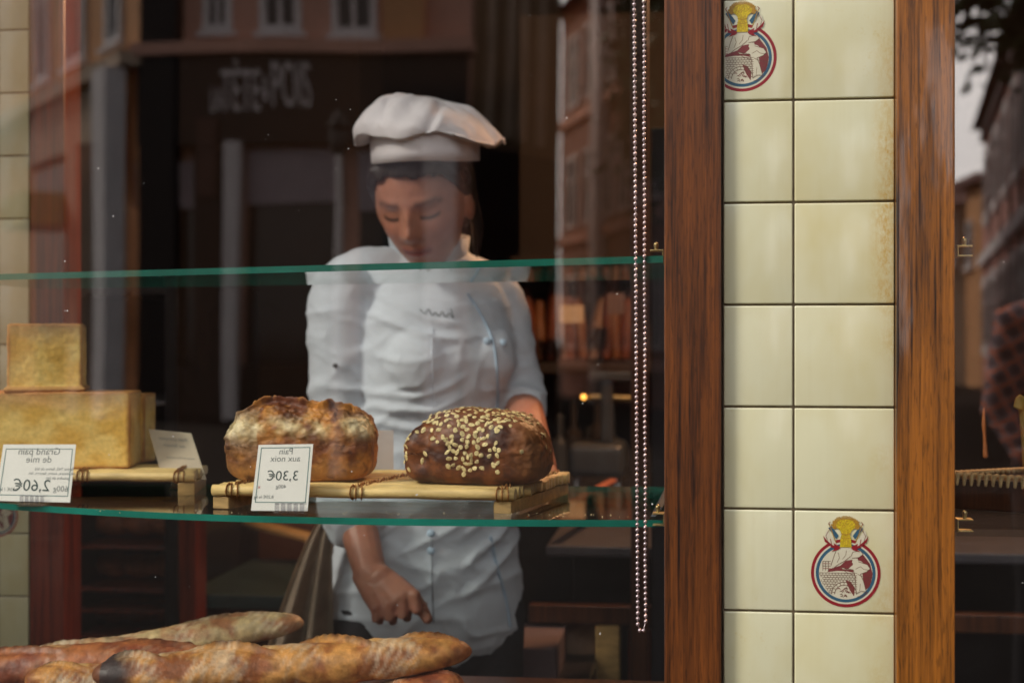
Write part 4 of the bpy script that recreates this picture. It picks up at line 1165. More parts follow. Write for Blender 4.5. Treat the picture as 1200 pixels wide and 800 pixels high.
    seam('seam', [(506, 385), (506, 420), (508, 470), (508, 505)], .0010, M['jacket'])
    seam('seam', [(505, 620), (506, 660), (507, 700), (508, 728)], .0012, simple('shadowed_thread', (.30, .32, .36), .8, .1, 60, .1))
    for px, py in ((571, 400), (589, 402), (505, 625), (505, 645)):
        bm = bmesh.new(); c = onj(px, py, .001); ball(bm, c, (.0065, .004, .0065), 3); build('button', bm, M['piping'], root, smooth=True)
    bm = bmesh.new(); c = onj(393, 428, .0008); ball(bm, c, (.0045, .003, .004), 2); build('press_stud', bm, M['black'], root, smooth=True)
    # scribbled embroidery on the chest
    bm = bmesh.new()
    q = [(492, 363), (498, 368), (502, 362), (506, 370), (510, 366), (514, 371), (518, 365), (522, 372), (526, 367), (531, 373), (528, 362)]
    pts = [onj(x, y, .0012) for x, y in q]; tube(bm, smooth_path(pts, 4), [.0006]*(4*(len(pts)-1)+1), 6); build('embroidery', bm, M['ink'], root)
    # stand collar, crossed at the throat
    bm = bmesh.new()
    nc = nb+Vector((0, .012, .028)); n = 40
    for side, (a0, a1, r0, dz0) in enumerate(((-2.05, 1.0, .066, 0), (-1.15, 2.3, .071, .002))):
        P = []
        for k in range(n+1):
            a = a0+(a1-a0)*k/n-math.pi/2*0; 
            P.append(a)
    def band(angles, rfun, zfun, h):
        rg = []
        for a in angles:
            dx, dy = math.sin(a), -math.cos(a)
            r = rfun(a); c = nc+(S*dx-F*-dy*-1*0)
            o = nc+S*dx*r*1.05+F*(math.cos(a))*r
            t = 0
            rg.append((o+Vector((0, 0, zfun(a))), (S*dx+F*math.cos(a)).normalized()))
        vin, vout = [], []
        for o, nn in rg:
            vout.append((bm.verts.new(o+nn*.004-Vector((0, 0, h/2))), bm.verts.new(o+nn*.009+Vector((0, 0, h/2)))))
            vin.append((bm.verts.new(o-Vector((0, 0, h/2))), bm.verts.new(o+nn*.004+Vector((0, 0, h/2)))))
        for i in range(len(rg)-1):
            bm.faces.new((vout[i][0], vout[i+1][0], vout[i+1][1], vout[i][1])); bm.faces.new((vin[i+1][0], vin[i][0], vin[i][1], vin[i+1][1]))
            bm.faces.new((vout[i][1], vout[i+1][1], vin[i+1][1], vin[i][1])); bm.faces.new((vout[i+1][0], vout[i][0], vin[i][0], vin[i+1][0]))
    angs = [math.radians(-175+350*k/60) for k in range(61)]
    band(angs, lambda a: .058+.004*math.cos(a), lambda a: .004-.024*(.5+.5*math.cos(a)), .036)
    bmesh.ops.recalc_face_normals(bm, faces=bm.faces)
    build('collar', bm, M['jacket'], root, smooth=True)
    # trousers and shoes
    bm = bmesh.new()
    tube(bm, [C(500, .80), C(500, .88)], [(.155, .11), (.15, .105)], 24, -F)
    for s in (-1, 1):
        hip = C(500, .84)+S*s*.08; kn = hip+F*.03+Vector((0, 0, -.40)); an = kn-F*.02+Vector((0, 0, -.34)); tube(bm, [hip, kn, an], [.095, .072, .065], 18)
    link('trousers', remesh(bm, .008, 3), M['dkcloth'], root)
    bm = bmesh.new()
    for s in (-1, 1):
        an = C(500, .03)+S*s*.08
        stube(bm, [an-F*.05+Vector((0, 0, .02)), an+F*.03+Vector((0, 0, .02)), an+F*.16+Vector((0, 0, .004))], [.048, .046, .032], 14)
    link('shoes', remesh(bm, .006, 2), M['black'], root)
    return root
chef = make_chef()

def plaid():
    m, nt, out = newmat('plaid_shirt'); b = N(nt, 'ShaderNodeBsdfPrincipled', Roughness=.85)
    tc = nt.nodes.new('ShaderNodeTexCoord'); mp = N(nt, 'ShaderNodeMapping'); mp.inputs['Rotation'].default_value = (0, math.radians(28), 0); nt.links.new(tc.outputs['Object'], mp.inputs[0])
    sep = nt.nodes.new('ShaderNodeSeparateXYZ'); nt.links.new(mp.outputs[0], sep.inputs[0]); c = (.16, .12, .15)
    for ax in (0, 2):
        s = math_(nt, 'FRACT', math_(nt, 'MULTIPLY', sep.outputs[ax], 20)); 
        c = mixc(nt, math_(nt, 'MULTIPLY', math_(nt, 'GREATER_THAN', s, .55), .42), c, (.62, .45, .48))
        s2 = math_(nt, 'FRACT', math_(nt, 'ADD', math_(nt, 'MULTIPLY', sep.outputs[ax], 20), .2))
        c = mixc(nt, math_(nt, 'MULTIPLY', math_(nt, 'GREATER_THAN', s2, .86), .8), c, (.90, .20, .05))
    nt.links.new(c, b.inputs['Base Color']); nt.links.new(b.outputs[0], out.inputs[0]); return m
def make_passer(px, L, label, shirt, trous, hairc, hgt=1.0, yaw=0):
    g = refl(px, 400, L); root = empty('person', (g.x, g.y, 0), label, 'person')
    R = Matrix.Translation((g.x, g.y, 0)) @ Matrix.Rotation(yaw, 4, 'Z') @ Matrix.Scale(hgt, 4)
    V = lambda x, y, z: R @ Vector((x, y, z))
    Hm = R @ Matrix.Translation((0, -.02, 1.60)) @ Matrix.Rotation(math.radians(8), 4, 'X')
    ax = (R.to_3x3() @ Vector((0, -1, 0))).normalized()
    bm = bmesh.new(); head_mesh(bm, Hm); ears(bm, Hm)
    tube(bm, [V(0, .02, 1.38), V(0, .0, 1.52)], [.058, .052], 16)
    tube(bm, [V(0, 0, .90), V(0, 0, 1.1), V(0, 0, 1.3), V(0, 0, 1.42)], [(.15, .10), (.13, .095), (.16, .11), (.10, .07)], 24, -ax)
    for s in (-1, 1):
        sh, el, wr = V(s*.185, .01, 1.37), V(s*.235, .03, 1.09), V(s*.20, -.12, .90)
        tube(bm, [V(s*.1, 0, 1.39), sh, el, wr], [.05, .048, .038, .026], 14)
        K0, K1 = wr+R.to_3x3() @ Vector((-.03, -.05, -.07)), wr+R.to_3x3() @ Vector((.03, -.05, -.07))
        fg = [[(0, -.004, -.022), (0, .006, -.042), (0, .018, -.052)]]*4
        hand(bm, wr, K0, K1, ax, fg, [wr, wr+Vector((-s*.035, -.03, -.04)), wr+Vector((-s*.04, -.04, -.065))])
        hip, kn, an = V(s*.09, 0, .90), V(s*.10, -.02, .50), V(s*.10, .02, .09)
        tube(bm, [hip, kn, an], [.088, .058, .040], 16)
    me = remesh(bm, .006, 2); paint(me, face_paint(Hm.inverted(), SKIN, (.36, .10, .09), hairc)); link('body', me, M['skin'], root)
    bm = bmesh.new(); ball(bm, Hm @ Vector((0, .012, .02)), (.083, .103, .108), 4, rot=Hm.to_3x3())
    Mi = Hm.inverted()
    bmesh.ops.delete(bm, geom=[v for v in bm.verts if (lambda p: (p.y < -.0 and p.z < .06) or p.z < -.05)(Mi @ v.co)], context='VERTS')
    bmesh.ops.solidify(bm, geom=bm.faces[:], thickness=-.006); me = remesh(bm, .006, 2); displaced(me, .004, 40)
    link('hair', me, simple('hair_tone', hairc, .5, .3, 90, .4), root)
    bm = bmesh.new(); tube(bm, [V(0, 0, .86), V(0, 0, 1.1), V(0, 0, 1.3), V(0, 0, 1.41), V(0, 0, 1.45)], [(.175, .125), (.165, .12), (.185, .13), (.14, .095), (.07, .06)], 28, -ax)
    for s in (-1, 1):
        sh, el, wr = V(s*.185, .01, 1.37), V(s*.235, .03, 1.09), V(s*.21, -.08, .95)
        tube(bm, [V(s*.08, 0, 1.40), sh, el, wr], [.055, .066, .056, .05], 16)
    me = remesh(bm, .009, 4); displaced(me, .006, 9, (1, 1, 2.5)); link('shirt', me, shirt, root)
    bm = bmesh.new(); tube(bm, [V(0, 0, .84), V(0, 0, .94)], [(.16, .115), (.155, .11)], 20, -ax)
    for s in (-1, 1): tube(bm, [V(s*.085, 0, .88), V(s*.10, -.02, .5), V(s*.10, .02, .08)], [.10, .078, .07], 16)
    link('trousers', remesh(bm, .01, 3), trous, root)
    bm = bmesh.new()
    for s in (-1, 1): stube(bm, [V(s*.10, .06, .045), V(s*.10, -.02, .045), V(s*.10, -.15, .03)], [.045, .044, .030], 12)
    link('shoes', remesh(bm, .008, 2), M['black'], root)
    return root
make_passer(1250, 3.1, 'passer-by in plaid shirt reflected at the right edge of the right-hand window', plaid(), M['dkcloth'], (.08, .04, .025), 1.0, math.radians(150))

# ------------------------------------------------------------------ inside the shop
pl = tiled_pier('second cream tile pier deep inside the shop at the left edge, beside a red-brown post', at(-120, 400, .78).x, [at(-70, 400, .78).x, at(-1.5, 400, .78).x-.0], at(34, 400, .78).x, .78, 2.72, 25, .1061, z_ref=at(0, 698, .78).z)
ex = at(-2, 604, .78); emblem(pl, ex.x, ex.z, .78, R1)
def ipost(px0, px1, y, mat, label, z0=0, z1=2.9, d=.07, top=None, name='wooden_post', cat='post'):
    a, b = at(px0, 400, y).x, at(px1, 400, y).x
    if top is not None: z1 = at(px0, top, y).z
    bm = bmesh.new(); box(bm, (a, y, z0), (b, y+d, z1), .003); return tag(build(name, bm, mat), label, cat)
ipost(35, 75, .775, M['wood_red'], 'glossy red-brown post beside the inner tile pier at the left', z1=2.72)
ipost(209, 229, 1.35, M['wood_red'], 'thin dark red post standing left of the beige cloth under the lower shelf', top=590)
ipost(739, 759, 1.05, M['wood_in'], 'narrow brown post behind the bead chain')
ipost(763, 790, 1.15, simple('blue_black_metal', (.012, .015, .022), .4, .3, 10, .1), 'blue-black upright just left of the dark wooden post', top=150)
def cab(name, px0, py0, px1, py1, y, d, mat, label, cat, bevel=.004, zb=None):
    p, q = at(px0, py0, y), at(px1, py1, y)
    bm = bmesh.new(); box(bm, (p.x, y, zb if zb is not None else q.z), (q.x, y+d, p.z), bevel); return build(name, bm, mat) if label is None else tag(build(name, bm, mat), label, cat)
# oven at the left
y = 1.5; p, q = at(76, 330, y), at(208, 800, y)
ov = empty('oven', ((p.x+q.x)/2, y+.3, 0), 'black deck oven behind the left loaves with reddish shelves', 'oven')
bm = bmesh.new(); t = .03
box(bm, (p.x, y, 0), (p.x+t, y+.6, p.z), .003); box(bm, (q.x-t, y, 0), (q.x, y+.6, p.z), .003); box(bm, (p.x+t, y+.57, 0), (q.x-t, y+.6, p.z)); box(bm, (p.x+t, y, p.z-t), (q.x-t, y+.57, p.z), .003); build('casing', bm, M['black'], ov)
for pyk in (470, 560, 640, 690, 715, 745, 790):
    z = at(140, pyk, y).z; bm = bmesh.new(); box(bm, (p.x+t+.001, y+.01, z-.008), (q.x-t-.001, y+.56, z), .001); build('shelf', bm, M['wood_red'] if pyk > 600 else M['steel'], ov)
    if pyk in (690, 745, 640):
        for k in range(3): 
            bm = bmesh.new(); c = Vector((lerp(p.x, q.x, .25+.25*k), y+.12, z+.035)); stube(bm, [c+Vector((-.05, .0, 0)), c, c+Vector((.05, .02, 0))], [.018, .030, .018], 12)
            r = build('bread_roll', bm, simple('roll_crust', (.22, .07, .025), .6, .3, 50, .4), smooth=True)
            tag(r, 'small reddish bread roll on a dark oven shelf at the left', 'bread roll', 'rolls on the dark shelves')
# side counter, left
y = 1.45; p, q = at(120, 693, y), at(385, 693, y)
cl = empty('side_counter', ((p.x+q.x)/2+.1, y+.3, 0), 'low counter with grey-green top and brown panels left of the baker', 'counter')
bm = bmesh.new(); box(bm, (p.x+.18, y, p.z-.03), (q.x+.1, y+.5, p.z), .004); build('worktop', bm, simple('grey_green_top', (.035, .055, .05), .35, .2, 10, .1), cl)
bm = bmesh.new(); box(bm, (p.x+.2, y+.03, 0), (q.x+.08, y+.48, p.z-.031), .003); build('panel', bm, M['wood_in'], cl)
y = 2.1
cab('cupboard', 232, 612, 382, 700, y, .35, simple('brown_panel', (.12, .055, .035), .5, .3, 6, .2), 'brown cupboard on the far wall under the lower shelf, behind the cloth', 'cupboard', zb=.0)
p = at(250, 608, 2.08); q_ = at(390, 640, 1.95)
bm = bmesh.new(); tube(bm, [Vector((p.x, 2.05, p.z+.02)), Vector((q_.x, 1.9, q_.z+.02))], [(.05, .010)]*2, 4, Vector((0, 0, 1)), caps=False); tag(build('wooden_peel', bm, M['runner']), 'orange-brown wooden board leaning across the cupboard top', 'peel')
# beige cloth hanging beside the baker
bm = bmesh.new(); rows = []
for j in range(25):
    t = j/24; py = lerp(612, 830, t); yy = .72
    xl = lerp(372, 288, t**.8); xr = lerp(388, 392, t)
    row = []
    for k in range(41):
        s = k/40; c = at(lerp(xl, xr, s), py, yy); c.y += .020*math.sin(s*15+.6*math.sin(t*3))*(.3+t); row.append(bm.verts.new(c))
    rows.append(row)
for j in range(24):
    for k in range(40): bm.faces.new((rows[j][k], rows[j][k+1], rows[j+1][k+1], rows[j+1][k]))
bmesh.ops.solidify(bm, geom=bm.faces[:], thickness=.002)
tag(build('linen_cloth', bm, M['linen'], smooth=True), 'beige linen cloth hanging in folds at the left of the baker jacket', 'cloth')
# right: main counter seen below the shelf
y = 1.25; a = at(640, 626, y); b = at(800, 626, y)
ct = empty('counter', ((a.x+b.x)/2, y+.3, 0), 'wooden counter with grey top right of the baker, seen under the lower shelf', 'counter')
bm = bmesh.new(); box(bm, (a.x, y, at(700, 640, y).z-.02), (b.x+.9, y+.75, at(700, 640, y).z), .004); build('worktop', bm, M['greytop'], ct)
zt1_ = at(700, 640, y).z-.021
bm = bmesh.new(); box(bm, (a.x+.02, y+.4, 0), (b.x+.88, y+.7, zt1_), .003); build('back_panel', bm, M['black'], ct)
bm = bmesh.new(); box(bm, (at(622, 0, y).x, y-.04, at(0, 714, y-.04).z), (b.x+.86, y+.0, at(0, 694, y-.04).z), .003); build('rail', bm, M['wood_in'], ct)
for p0, p1 in ((699, 727), (770, 792)):
    bm = bmesh.new(); box(bm, (at(p0, 0, y).x, y-.035, 0), (at(p1, 0, y).x, y+.02, at(0, 714, y-.04).z-.001), .003); build('leg', bm, M['runner'] if p0 < 710 else M['wood_in'], ct)
bm = bmesh.new(); box(bm, (at(735, 0, y).x, y+.03, .02), (at(768, 0, y).x, y+.06, at(0, 706, y).z-.03), .002); build('door', bm, M['wood_red'], ct)
bm = bmesh.new(); box(bm, (at(600, 0, y).x, y-.03, at(0, 786, y).z-.012), (at(698, 0, y).x, y+.3, at(0, 786, y).z), .002); build('inner_shelf', bm, M['wood_in'], ct)
# crumpled paper bag and boxes on the inner shelf
y = 1.26; c = at(680, 748, y); bm = bmesh.new(); vs = ball(bm, c+Vector((0, .02, -.005)), (.048, .03, .048), 4)
for v in vs: v.co += v.co.normalized()*0+Vector((0, 0, 0))+ (v.co-c).normalized()*(.014*NZ.fractal(v.co*22, 1, 2, 3)); 
tag(build('paper_bag', bm, M['paper'], smooth=False), 'crumpled brown paper bag on the shelf under the counter', 'bag')
cab('flat_box', 556, 757, 652, 786, 1.02, .22, M['mauve'], 'flat mauve-grey box low behind the baguettes, right of the golden one', 'box', zb=at(0, 800, 1.02).z-.3)
cab('dark_crate', 560, 800, 690, 840, 1.0, .3, M['black'], 'black crate low behind the baguettes', 'crate', zb=0)
# plain thin reddish stick lying on the counter
bm = bmesh.new(); a, b = at(672, 640, 1.3), at(700, 598, 1.65); tube(bm, [Vector((a.x, 1.3, .985)), Vector((b.x+.03, 1.72, .985))], [(.011, .006)]*2, 6, Vector((0, 0, 1)))
tag(build('reddish_stick', bm, simple('terracotta', (.40, .13, .07), .6, .2, 20, .1), smooth=True), 'thin reddish stick lying on the grey counter', 'stick')
# bread rack with upright baguettes on the far right wall
y = 2.6
xa, xb = at(606, 0, y).x, at(738, 0, y).x
rk = empty('bread_rack', ((xa+xb)/2, y+.15, 0), 'dark wooden wall rack holding upright loaves right of the baker', 'rack')
bm = bmesh.new(); box(bm, (xa-.02, y+.24, 0), (xb+.5, y+.28, 2.3)); build('back', bm, M['wallin'], rk)
for pyk in (300, 425, 560):
    z = at(660, pyk, y).z; bm = bmesh.new(); box(bm, (xa-.02, y, z-.03), (xb+.5, y+.239, z), .003); build('shelf', bm, M['wallin'], rk)
rnd = random.Random(4)
CR = [simple('rack_crust_a', (.10, .032, .005), .6, .3, 40, .4), simple('rack_crust_b', (.09, .02, .006), .6, .3, 40, .4), simple('rack_crust_c', (.14, .08, .05), .6, .3, 40, .4)]
for i, px in enumerate((612, 622, 632, 645, 660, 668, 683, 695, 710, 722, 733)):
    x = at(px, 0, y+.1).x; z0 = at(0, 425, y+.1).z+.012; h = rnd.uniform(.16, .27); bm = bmesh.new()
    lean = rnd.uniform(-.03, .03)
    stube(bm, [(x, y+.10, z0+.01), (x+lean*.5, y+.12, z0+h*.5), (x+lean, y+.15, z0+h)], [.014, .024, .015], 12, Vector((0, -1, 0)))
    o = build('baguette', bm, CR[(0, 1, 0, 1, 2, 1, 0, 2, 1, 0, 1)[i]], smooth=True); tag(o, 'short upright loaf leaning in the dark rack on the far wall', 'baguette', 'loaves standing in the far rack')
for i, px in enumerate((656, 672, 690, 700, 716)):
    x = at(px, 0, y+.1).x; z0 = at(0, 560, y+.1).z+.002; bm = bmesh.new(); h = (.20, .24, .16, .26, .21)[i]
    stube(bm, [(x, y+.1, z0+.02), (x, y+.1, z0+h*.6), (x, y+.1, z0+h*.72), (x, y+.1, z0+h)], [.026, .027, .011, .010], 14, Vector((0, -1, 0)))
    o = build('bottle', bm, M['white_enamel'] if i % 2 == 0 else M['wallin'], smooth=True); tag(o, ('grey bottle' if i % 2 == 0 else 'near-black bottle')+' on the lower shelf of the far rack', 'bottle', 'bottles in the far rack')
for i, (px, py, w, h) in enumerate(((670, 368, .07, .05), (722, 356, .05, .06))):
    c = at(px, py, y-.02); bm = bmesh.new(); box(bm, (c.x-w/2, y-.03, c.z-h/2), (c.x+w/2, y-.026, c.z+h/2)); tag(build('shelf_label', bm, M['mauve'] if i else M['card_tan']), ('pinkish' if i else 'tan')+' blank shelf label hanging from the far rack', 'label')
# slicer: grey body with upright arm and wheel
c = at(702, 545, 1.9)
sl = empty('bread_slicer', (c.x, 2.0, 0), 'grey enamel slicing machine right of the oat loaf, out of focus', 'machine')
zc_ = at(0, 640, 1.9).z
bm = bmesh.new(); box(bm, (c.x-.075, 1.9, c.z-.03), (c.x+.06, 2.1, c.z+.05), .02, 0, 4); build('body', bm, M['white_enamel'], sl, smooth=True)
bm = bmesh.new(); box(bm, (c.x+.0, 1.96, c.z+.05), (c.x+.03, 2.0, c.z+.20), .006); box(bm, (c.x-.03, 1.955, c.z+.199), (c.x+.08, 2.005, c.z+.222), .005); build('arm', bm, M['white_enamel'], sl)
for s in (-.055, .04):
    bm = bmesh.new(); tube(bm, [(c.x+s, 1.95, c.z-.03), (c.x+s*1.2, 1.93, c.z-.12)], [.008, .010], 8); build('leg', bm, M['steel'], sl)
bm = bmesh.new(); box(bm, (c.x-.2, 1.86, 0), (c.x+.22, 2.2, c.z-.121), .004); tag(build('machine_stand', bm, M['black']), 'black stand carrying the grey slicing machine', 'stand')
# small lit warm lamp with brass rail
c = at(684, 465, 2.2); bm = bmesh.new(); ball(bm, c, .007, 3); lm = simple('warm_bulb', (.9, .5, .1), .5, 0, 5, 0, emit=((1, .45, .08), 3.5))
lp = build('bulb', bm, lm, smooth=True); lp.name = 'rail_lamp'; tag(lp, 'tiny glowing orange lamp on a brass rail right of the oat loaf', 'lamp')
bm = bmesh.new(); tube(bm, [c+Vector((.02, .01, 0)), c+Vector((.14, .01, -.004))], [.008, .008], 10); tag(build('brass_rail', bm, M['brass'], smooth=True), 'short brass rail beside the tiny orange lamp', 'rail')
# far-left dim stand and tall dark cupboard behind the baker
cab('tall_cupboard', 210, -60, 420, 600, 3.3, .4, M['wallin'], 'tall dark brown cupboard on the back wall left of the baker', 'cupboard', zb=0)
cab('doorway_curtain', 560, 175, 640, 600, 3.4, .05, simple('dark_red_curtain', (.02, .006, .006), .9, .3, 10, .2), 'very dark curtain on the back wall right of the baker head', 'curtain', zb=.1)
# ceiling pendants, warm and lit
lampm = simple('pendant_bulb', (1, .8, .55), .5, 0, 5, 0, emit=((1, .62, .32), 12))
for i, (x, y, e, lb) in enumerate(((.30, 1.55, 85, 'warm pendant lamp to the right behind the baker'),)):
    pr = empty('pendant_lamp', (x, y, 2.2), lb+', hanging from the shop ceiling', 'lamp')
    bm = bmesh.new(); tube(bm, [(x, y, 2.40), (x, y, 2.895)], [.004, .004], 8); build('cord', bm, M['black'], pr)
    bm = bmesh.new(); n = 24; r1 = [bm.verts.new((x+.03*math.cos(2*math.pi*k/n), y+.03*math.sin(2*math.pi*k/n), 2.42)) for k in range(n)]; r2 = [bm.verts.new((x+.15*math.cos(2*math.pi*k/n), y+.15*math.sin(2*math.pi*k/n), 2.27)) for k in range(n)]
    for k in range(n): bm.faces.new((r1[k], r1[(k+1) % n], r2[(k+1) % n], r2[k]))
    bm.faces.new(r1); bmesh.ops.solidify(bm, geom=bm.faces[:], thickness=.002); build('lamp_shade', bm, M['black'], pr, smooth=True)
    bm = bmesh.new(); ball(bm, (x, y, 2.30), .035, 3); build('bulb', bm, lampm, pr, smooth=True)
    ld = bpy.data.lights.new('pendant_light', 'POINT'); ld.energy = e; ld.color = (1, .52, .26); ld.shadow_soft_size = .06
    lo = bpy.data.objects.new('pendant_light', ld); lo.location = (x, y, 2.235); COL.objects.link(lo)
# right-hand window contents: bouquet-like bundle of ribbons
rb_ = at(1197, 470, .33); bm = bmesh.new()
stube(bm, [at(1193, 478, .33), at(1197, 468, .34), at(1201, 500, .34), at(1204, 545, .34)], [(.006, .0015)]*4, 8, k=6); tag(build('yellow_ribbon', bm, simple('yellow_ribbon', (.34, .22, .03), .5, .2, 30, .1), smooth=True), 'yellow ribbon hanging above the dark tray at the right edge', 'ribbon')
bm = bmesh.new(); c0 = at(1155, 400, .55)
stube(bm, [at(1153, 478, .55), at(1153, 497, .55), at(1154, 512, .55), at(1155, 534, .55)], [.0008, .0028, .0022, .0035], 8); o = build('hanging_tassel', bm, simple('orange_cord', (.30, .09, .015), .6, .3, 60, .2), smooth=True); tag(o, 'orange cord tassel hanging in the right-hand window', 'tassel')

# ------------------------------------------------------------------ the street mirrored in the panes
def sheet(name, x0, y0, x1, y1, z, mat):
    bm = bmesh.new(); bm.faces.new([bm.verts.new(p) for p in ((x0, y0, z), (x1, y0, z), (x1, y1, z), (x0, y1, z))]); return struct(build(name, bm, mat))
asph = simple('asphalt', (.022, .021, .021), .95, .2, 2, .3, 60, spec=.05)
pav = simple('paving', (.030, .026, .024), .9, .15, 3, .3, 40, spec=.05)
sheet('ground', -400, -400, 400, 400, -.16, asph)
bm = bmesh.new(); box(bm, (-40, -3.2, -.155), (40, -.013, -.001), .01); struct(build('pavement', bm, pav))
sheet('road', -40, -11, 40, -3.2, -.15, asph)
bm = bmesh.new(); box(bm, (-40, -45, -.155), (40, -11, -.004), .01); struct(build('square', bm, pav))
W_PINK = simple('pink_plaster', (.74, .43, .34), .85, .12, 1.5, .1)
W_ORANGE = simple('orange_plaster', (.78, .42, .21), .85, .12, 1.5, .1)
W_BEIGE = simple('beige_plaster', (.26, .17, .10), .85, .12, 1.5, .1)
W_BROWN = simple('brown_stone', (.34, .17, .13), .85, .15, 1.5, .1)
W_SAND = simple('sandstone', (.56, .44, .34), .85, .15, 1.5, .1)
TRIM = simple('pale_trim', (.85, .83, .86), .7, .08, 3, .1)
SHOPF = simple('dark_brown_fascia', (.025, .013, .010), .5, .15, 3, .1)
BLIND = simple('pale_blind', (.45, .40, .45), .8, .1, 3, .1)
GLS = simple('dark_window_glass', (.02, .025, .03), .08, .2, 2, 0, spec=.8)
TIMB = simple('dark_timber', (.09, .035, .03), .7, .2, 3, .1)
ROOF = simple('tiled_roof', (.16, .06, .045), .8, .3, 4, .3)
class Facade:
    def __init__(s, label, A, B, H, wall, depth=8, name='town_house', roof=True, rh=3):
        s.A, s.B = Vector(A), Vector(B); s.A.z = s.B.z = 0; s.L = (s.B-s.A).length; s.u = (s.B-s.A).normalized()
        s.n = Vector((-s.u.y, s.u.x, 0)); 
        if (Vector((0, 1.5, 0))-(s.A+s.B)/2).dot(s.n) < 0: s.n = -s.n
        s.root = empty(name, (s.A+s.B)/2, label, 'building')
        s.block('wall', 0, s.L, -.15, H, -depth, 0, wall)
        if roof:
            bm = bmesh.new(); P = lambda a, z, o: s.A+s.u*a+s.n*o+Vector((0, 0, z))
            v = [bm.verts.new(P(*q)) for q in ((-.3, H, .35), (s.L+.3, H, .35), (s.L+.3, H, -depth-.3), (-.3, H, -depth-.3), (.0, H+rh, -depth/2), (s.L, H+rh, -depth/2))]
            for f in ((0, 1, 5, 4), (2, 3, 4, 5), (0, 4, 3), (1, 2, 5), (3, 2, 1, 0)): bm.faces.new([v[i] for i in f])
            bmesh.ops.recalc_face_normals(bm, faces=bm.faces); build('roof', bm, ROOF, s.root)
    def block(s, name, a0, a1, z0, z1, o0, o1, mat, parent=None):
        bm = bmesh.new(); vs = box(bm, (a0, o0, z0), (a1, o1, z1))
        for v in bm.verts: v.co = s.A+s.u*v.co.x+s.n*v.co.y+Vector((0, 0, v.co.z))
        bmesh.ops.recalc_face_normals(bm, faces=bm.faces)
        return build(name, bm, mat, parent or s.root)
    def window(s, a0, a1, z0, z1, fr=.09, surround=True, bars=1, trim=None, pane=None):
        trim = trim or TRIM; bm = bmesh.new()
        def b(x0, x1, y0, y1, q0, q1): box(bm, (x0, q0, y0), (x1, q1, y1))
        b(a0, a0+fr, z0, z1, .002, .07); b(a1-fr, a1, z0, z1, .002, .07); b(a0+fr, a1-fr, z1-fr, z1, .002, .068); b(a0+fr, a1-fr, z0, z0+fr, .002, .068)
        for k in range(bars): 
            m = lerp(a0, a1, (k+1)/(bars+1)); b(m-.035, m+.035, z0+fr, z1-fr, .03, .062)
        b(a0+fr, a1-fr, lerp(z0, z1, .66)-.025, lerp(z0, z1, .66)+.025, .03, .06)
        for v in bm.verts: v.co = s.A+s.u*v.co.x+s.n*v.co.y+Vector((0, 0, v.co.z))
        bmesh.ops.recalc_face_normals(bm, faces=bm.faces); w = build('window', bm, trim, s.root)
        s.block('pane', a0+fr, a1-fr, z0+fr, z1-fr, .003, .022, pane or GLS, w)
        if surround: s.block('sill', a0-.08, a1+.08, z0-.10, z0-.001, .002, .16, trim, w)
    def sx(s, px):
        """distance along the facade at which the pane mirrors it at photo column px"""
        u = (px-600)*.0006; d = Vector((-ST+u*CT, -(CT+u*ST), 0)); o = Vector((0, 1.5, 0))
        # o + d t = A + u a
        det = d.x*(-s.u.y)-d.y*(-s.u.x); r = s.A-o
        t = (r.x*(-s.u.y)-r.y*(-s.u.x))/det; a = (d.x*r.y-d.y*r.x)/det
        s.t = t; return a
    def zz(s, px, py): s.sx(px); return 1.3-(py-400)*.0006*s.t

# middle house with the dark shopfront, 22 m away
L0 = 22
m_ = Facade('pink plastered house with pale windows above a dark brown shopfront, straight across the street', refl(166, 400, L0), refl(548, 400, L0), 11.0, W_PINK, rh=3.4)
zf_ = m_.zz(350, 68)
m_.block('fascia', 0, m_.L, m_.zz(350, 172), zf_-.02, .002, .35, SHOPF)
m_.block('cornice', -.1, m_.L+.1, zf_, zf_+.22, .003, .5, W_PINK)
for px0, px1 in ((236, 272), (305, 356), (392, 446)):
    m_.window(m_.sx(px0), m_.sx(px1), m_.zz(px0, 40), m_.zz(px0, 40)+1.9, .13)
    m_.window(m_.sx(px0), m_.sx(px1), m_.zz(px0, 40)+3.0, m_.zz(px0, 40)+4.7, .13)
m_.block('pilaster', m_.sx(455), m_.sx(500), zf_+.24, 10.9, .004, .28, W_ORANGE)
m_.block('pilaster', m_.sx(170), m_.sx(212), 0, 10.9, .004, .42, SHOPF)
for px0, px1 in ((144, 158), ):
    pass
for px0, px1 in ((274, 291), (503, 541)):
    m_.block('column', m_.sx(px0), m_.sx(px1), 0, m_.zz(px0, 172)-.005, .36, .58, TRIM)
m_.block('shopfront_base', .05, m_.L-.05, 0, .9, .003, .30, SHOPF)
for px0, px1, a, b in ((158, 232, 192, 245), (292, 400, 178, 240), (420, 498, 178, 250)):
    x0, x1 = m_.sx(px0), m_.sx(px1); z1, z0 = m_.zz(px0, a), m_.zz(px0, b)
    m_.block('blind', x0, x1, z0, z1, .12, .16, BLIND)
    m_.block('display_window', x0, x1, .91, z1, .02, .06, GLS)
m_.block('door', m_.sx(235), m_.sx(268), .0, m_.zz(240, 180), .31, .36, SHOPF)
m_.block('menu_board', m_.sx(240), m_.sx(262), m_.zz(250, 232), m_.zz(250, 145), .37, .42, simple('board', (.10, .05, .04), .6, .2, 3, .1))
